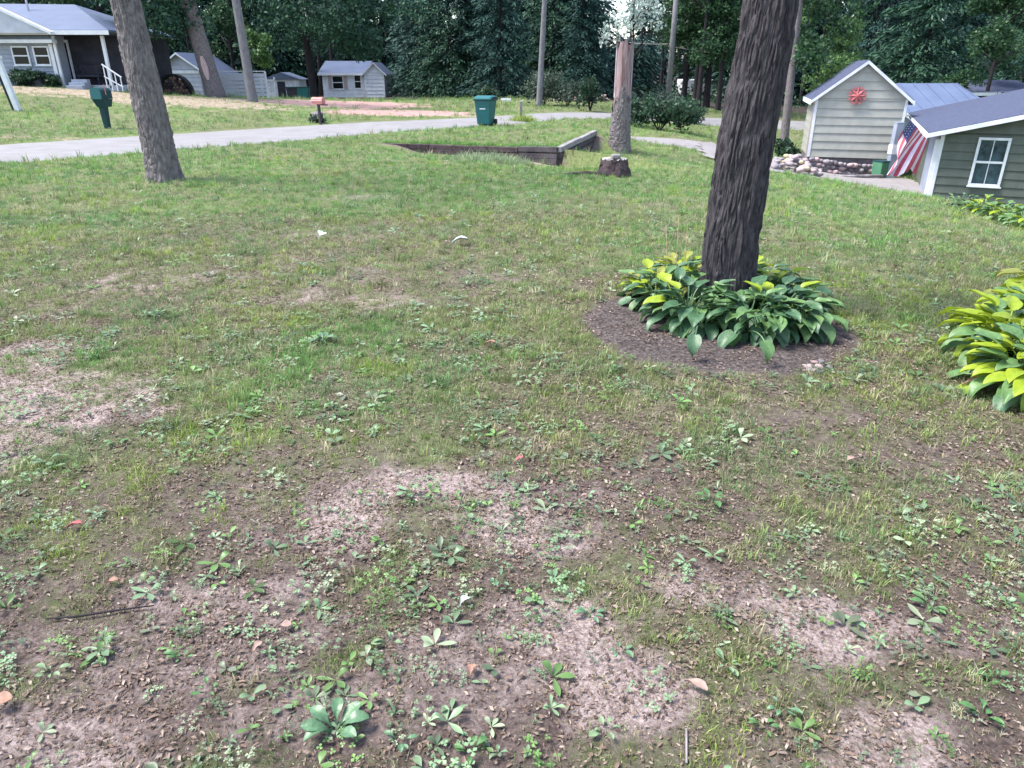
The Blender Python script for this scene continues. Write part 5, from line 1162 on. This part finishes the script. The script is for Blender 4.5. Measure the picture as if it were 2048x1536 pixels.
# overhanging grass along the raised edge and tufts in front of it
xs, ys, zs = [], [], []
for i in range(len(WALL)-2):
    for _ in range(170 if i < 4 else 60):
        t = R.random(); x, y = WALL[i]*(1-t)+WALL[i+1]*t; dd = WALL[i+1]-WALL[i]; nn_ = np.array([-dd[1], dd[0]])/np.linalg.norm(dd); o_ = R.uniform(.03, .3); xs.append(x+nn_[0]*o_); ys.append(y+nn_[1]*o_); zs.append(0)
for _ in range(330):
    q = W(R.gauss(985, 40), 312, R.uniform(16.8, 18.2)); xs.append(q.x); ys.append(q.y); zs.append(1)
for _ in range(120):
    q = on(R.gauss(1045, 12), 243, R.uniform(33, 34)); xs.append(q.x); ys.append(q.y); zs.append(2)
xs, ys, zs = map(np.array, (xs, ys, zs)); n = len(xs)
cc = np.where((zs == 1)[:, None], np.array([.26, .33, .20]), np.where((zs == 2)[:, None], np.array([.28, .36, .10]), FRESH*.95))*(.7+.6*rng.random((n, 1)))
scatter('edge_grass', np.c_[xs, ys, height(xs, ys)-.005], np.c_[rng.normal(0, .2, n), rng.normal(0, .2, n), rng.random(n)*6.28], np.where(zs == 0, 1.3, np.where(zs == 1, 2.4, 3.6))*(.6+.7*rng.random(n)), rng.integers(0, 5, n), cc, GRS)
WDS = src_coll('weed', [rosette(1, 3, .05, .020, .5), rosette(2, 4, .065, .024, .6), rosette(3, 7, .045, .011, .8), clover(4), clover(5, 14, .06), rosette(6, 2, .045, .026, .4), clover(7, 20, .08)])
Ps, Rs, Ss, Is, Ts = [], [], [], [], []
for y0, y1, dens, sc_ in ((.7, 2.6, 230, .72), (2.6, 5, 125, .85), (5, 9, 48, .95), (9, 14, 12, 1.2)):
    x, y = sample(y0, y1, dens); so_, ri_, ne_, re2, wo_, lu_ = fields(x, y); cl_ = fbm(x+71, y+44, 3, 2.2)
    k_ = (rng.random(len(x)) < np.clip(.46+(cl_-.5)*2.6+(fbm(x+17, y+4, 3, 6)-.5)*2.2-.05*so_, .05, 1)*(1-ri_*.97)) & ok_ground(x, y); x, y = x[k_], y[k_]; n = len(x)
    z = height(x, y)+(fbm(x, y, 4, 2.0)-.5)*.05+(fbm(x+7, y, 3, 9)-.5)*.022*(y < 8)
    u = rng.random((n, 1)); c = np.where(u < .5, np.array([.16, .25, .14]), np.where(u < .8, np.array([.13, .24, .075]), np.array([.25, .31, .20])))*(.40+.9*rng.random((n, 1)))
    Ps.append(np.c_[x, y, z+.004]); Rs.append(np.c_[rng.normal(0, .15, n), rng.normal(0, .15, n), rng.random(n)*6.28]); Ss.append(sc_*(.55+.8*rng.random(n)**1.5)); Ts.append(c); Is.append(rng.integers(0, 7, n))
scatter('lawn_weeds', np.concatenate(Ps), np.concatenate(Rs), np.concatenate(Ss), np.concatenate(Is), np.concatenate(Ts), WDS)
LIT = src_coll('litter', [bits(i, 10, .07, .013+.004*(i % 2)) for i in range(5)])
Ps, Rs, Ss, Is, Ts = [], [], [], [], []
for y0, y1, dens, sc_ in ((.7, 2.6, 950, .8), (2.6, 5, 520, 1.0), (5, 9, 150, 1.3)):
    x, y = sample(y0, y1, dens); so_, ri_, *_r = fields(x, y); k_ = rng.random(len(x)) < np.clip(.55+.2*so_+1.2*(fbm(x+5, y+5, 3, 2.3)-.5)-ri_*.55, 0, 1); x, y = x[k_], y[k_]; n = len(x)
    z = height(x, y)+(fbm(x, y, 4, 2.0)-.5)*.05+(fbm(x+7, y, 3, 9)-.5)*.022*(y < 8)
    Ps.append(np.c_[x, y, z]); Rs.append(np.c_[rng.normal(0, .05, n), rng.normal(0, .05, n), rng.random(n)*6.28]); Ss.append(sc_*(.6+.7*rng.random(n))); Ts.append(np.ones((n, 3))); Is.append(rng.integers(0, 5, n))
scatter('leaf_litter', np.concatenate(Ps), np.concatenate(Rs), np.concatenate(Ss), np.concatenate(Is), np.concatenate(Ts), LIT)

# ------------------------------------------------------------------ weeds and leaves one can point at
def gz1(x, y):
    x = np.array([x]); y = np.array([y]); return float((height(x, y)+(fbm(x, y, 4, 2.0)-.5)*.05+(fbm(x+7, y, 3, 9)-.5)*.022)[0])
def solid_leaf(mt, L_, Wd, curl=.25, seed=1, lobes=0):
    r = random.Random(seed); K = 9; V = []
    for k_ in range(K+1):
        t = k_/K; hw_ = Wd/2*max(.09, math.sin(math.pi*min(.96, max(0, t-.12)**1.2*1.05)))
        if lobes: hw_ *= 1+.35*math.sin(t*math.pi*lobes)
        for v in (-1, -.5, 0, .5, 1): V.append((L_*t, v*hw_, L_*curl*math.sin(t*2.6)+abs(v)*Wd*.16+.002*r.random()))
    V += [(x, y, z-.0012) for x, y, z in V]; m0 = 5*(K+1)
    b = MB(); b.add(V, [(5*i+j, 5*i+j+1, 5*i+j+6, 5*i+j+5) for i in range(K) for j in range(4)]+[(m0+5*i+j+5, m0+5*i+j+6, m0+5*i+j+1, m0+5*i+j) for i in range(K) for j in range(4)])
    return b.mesh('leaf', mt, True)
M['plantain'] = mat('plantain_leaf', (.105, .205, .105), (.06, .13, .065), 40, .42, .0015, 80, spec=.5)
M['plantain2'] = mat('pale_weed_leaf', (.18, .26, .14), (.11, .18, .09), 40, .5, .0015, 80, spec=.4)
M['plantain3'] = mat('fresh_weed_leaf', (.085, .185, .06), (.05, .12, .04), 40, .45, .0015, 80, spec=.4)
PL = [[solid_leaf(M[k_], .11, .050, .25, 1), solid_leaf(M[k_], .10, .042, .4, 2), solid_leaf(M[k_], .085, .045, .12, 3)] for k_ in ('plantain', 'plantain2', 'plantain3')]
def weed(px, row, label, n, s_, kind=0, seed=1, name='weed_plant', angs=None):
    p = G(px, row); e = empty(name, (p.x, p.y, gz1(p.x, p.y)+.006), 0, label, 'weed'); r = random.Random(seed)
    for i in range(n):
        o = link(bpy.data.objects.new('leaf', PL[kind][r.randrange(3)]), e); a = angs[i] if angs else i*6.283/n+r.uniform(-.9, .9)
        k_ = s_*(.72 if not angs else 1)*r.uniform(.45, 1.15); o.scale = (k_, k_*r.uniform(.8, 1.1), k_); o.rotation_euler = (r.uniform(-.2, .2), r.uniform(-.35, .05), a); o.location = (.012*math.cos(a), .012*math.sin(a), r.uniform(0, .01))
D = math.radians
weed(672, 1470, 'large broad-leaved rosette weed at the bottom, the biggest on the bare soil', 7, .86, 0, 1, 'plantain_plant', [D(188), D(150), D(96), D(48), D(14), D(215), D(-30)])
weed(1000, 1290-120, 'small broad-leaved weed left of centre in the lower soil', 5, .5, 0, 2)
for i, (px, row, n, s_, k_, lab) in enumerate(((800, 1490, 6, .55, 0, 'green weed just right of the large rosette at the bottom'), (940, 1520, 5, .6, 2, 'dark green weed at the bottom edge right of centre-left'), (780, 1290, 6, .5, 1, 'pale weed with narrow leaves above the large rosette'),
        (600, 1180, 6, .45, 1, 'pale green weed left of centre in the sparse grass'), (1180, 1235, 7, .5, 0, 'bluish weed just right of the whitish curled leaf'), (1240, 1310, 6, .55, 0, 'bluish green weed below and right of the whitish curled leaf'), (1210, 1475, 7, .6, 1, 'pale clump of weed leaves near the bottom centre'),
        (1450, 1350, 7, .55, 1, 'pale weed cluster right of the orange-brown dead leaf'), (1860, 1215, 8, .6, 2, 'bright green weed in the sparse soil at the lower right'), (1780, 1160, 7, .5, 1, 'pale green weed above the bright one at the lower right'), (1985, 1375, 7, .55, 2, 'green weed near the lower right edge'),
        (1520, 1480, 6, .5, 2, 'small green weed at the bottom, right of centre'), (110, 1370, 7, .45, 1, 'pale leafy weed at the lower left'), (420, 1400, 6, .5, 2, 'green weed left of the large rosette'), (370, 1335, 6, .5, 2, 'yellowish green weed at the lower left above the rosette'), (1420, 1010, 7, .7, 2, 'green weed patch leaf in the middle right of the lawn'),
        (650, 690, 8, 1.1, 0, 'bluish green weed clump in the mid lawn left of centre'), (290, 640, 7, .9, 2, 'fresh green weed clump in the left lawn near the bare patch'), (235, 890, 6, .6, 2, 'yellow-green weed beside the large bare patch at left'), (1560, 1430, 5, .5, 0, 'small bluish weed near the bottom right of centre'), (1960, 1445, 7, .55, 2, 'leafy weed low at the right edge'))):
    weed(px, row, lab, n, s_, k_, 10+i)
M['deadpale'] = mat('bleached_dead_leaf', (.62, .68, .68), (.45, .5, .5), 30, .6); M['deadred'] = mat('red_dead_leaf', (.42, .12, .12), (.3, .08, .09), 30, .6); M['deador'] = mat('orange_brown_leaf', (.34, .20, .14), (.22, .12, .09), 30, .6); M['deadpink'] = mat('pinkish_dead_leaf', (.36, .25, .21), (.25, .17, .15), 30, .6)
for i, (px, row, mt, l, w_, rz_, lab) in enumerate(((935, 1228, 'deadpale', .045, .035, .9, 'whitish curled leaf on the bare soil in the lower centre'), (920, 493, 'deadpale', .16, .12, .2, 'white scrap lying on the grass in the upper middle of the lawn'), (648, 482, 'deadpale', .10, .10, 1.2, 'small white scrap on the grass left of the larger one'),
        (150, 1068, 'deadred', .05, .04, .3, 'dark red leaf lying in the grass at the left'), (1390, 1385, 'deadpink', .07, .03, -.7, 'long pinkish orange dead leaf at the lower right of centre'), (980, 697, 'deador', .07, .05, 0, 'small orange leaf on the grass left of the bare ring'),
        (1168+0, 1012, 'deadpink', .035, .02, .4, 'small pinkish leaf in the middle of the lower lawn'), (955, 1368, 'deador', .04, .025, 1.4, 'orange-brown leaf standing in the lower centre soil'), (1700, 940, 'deadpink', .05, .03, .4, 'pale orange leaf in the grass at the right'), (1940, 778, 'deador', .10, .05, -.2, 'brown leaf under the front of the right edge hostas'),
        (230, 1185, 'deador', .04, .02, .2, 'tan leaf on the soil at the left above the twig'), (1040, 938, 'deadred', .05, .03, .5, 'reddish leaf in the grass just right of centre'), (10, 1445, 'deador', .06, .05, .3, 'orange leaf at the bottom left edge'), (520, 1325, 'deadpink', .05, .02, 1.2, 'upright pinkish dry leaf in the lower left soil'), (570, 1268, 'deadpink', .04, .035, .2, 'pink rounded dry leaf left of centre in the soil'))):
    p = G(px, row); o = bpy.data.objects.new('fallen_leaf', solid_leaf(M[mt], l, w_, .28, 50+i, 3 if i % 2 else 0)); link(o); o.location = (p.x-l/2, p.y, gz1(p.x, p.y)+.016); o.rotation_euler = (R.uniform(-.3, .3), R.uniform(-.3, .1), rz_); tag(o, lab, 'leaf')
a, c_ = G(95, 1246), G(312, 1227)
tag(MB().tube([Vector((v.x, v.y, gz1(v.x, v.y)+.014)) for v in (a, a.lerp(c_, .3)+Vector((0, -.01, 0)), a.lerp(c_, .65), c_)], [.0025, .004, .0035, .002], 7).build('twig', M['bark_dark'], None, True), 'long dark twig lying on the soil at the lower left', 'twig')
a, c_ = G(1372, 1536), G(1370, 1478)
tag(MB().tube([Vector((v.x, v.y, gz1(v.x, v.y)+.012)) for v in (a, a.lerp(c_, .5), c_)], .003, 7).build('twig', M['timber_top'], None, True), 'short pale straw lying at the bottom edge right of centre', 'twig')
# thin seed stalks and tall flower scapes round the trunk
b = MB()
for px, row0, row1 in ((1335, 450, 545), (1352, 430, 540), (1370, 455, 520), (1580, 470, 560), (1610, 440, 570), (1590, 500, 575)):
    q = W(px, row1, 5.35); t_ = W(px+R.uniform(-6, 6), row0, 5.35); b.tube([Vector((q.x, q.y, 0)), q, t_], [.003, .003, .0015], 5)
tag(b.build('flower_stalks', M['hosta_brown'], None, True), 'thin dry flower stalks standing up behind the hostas', 'stalks')
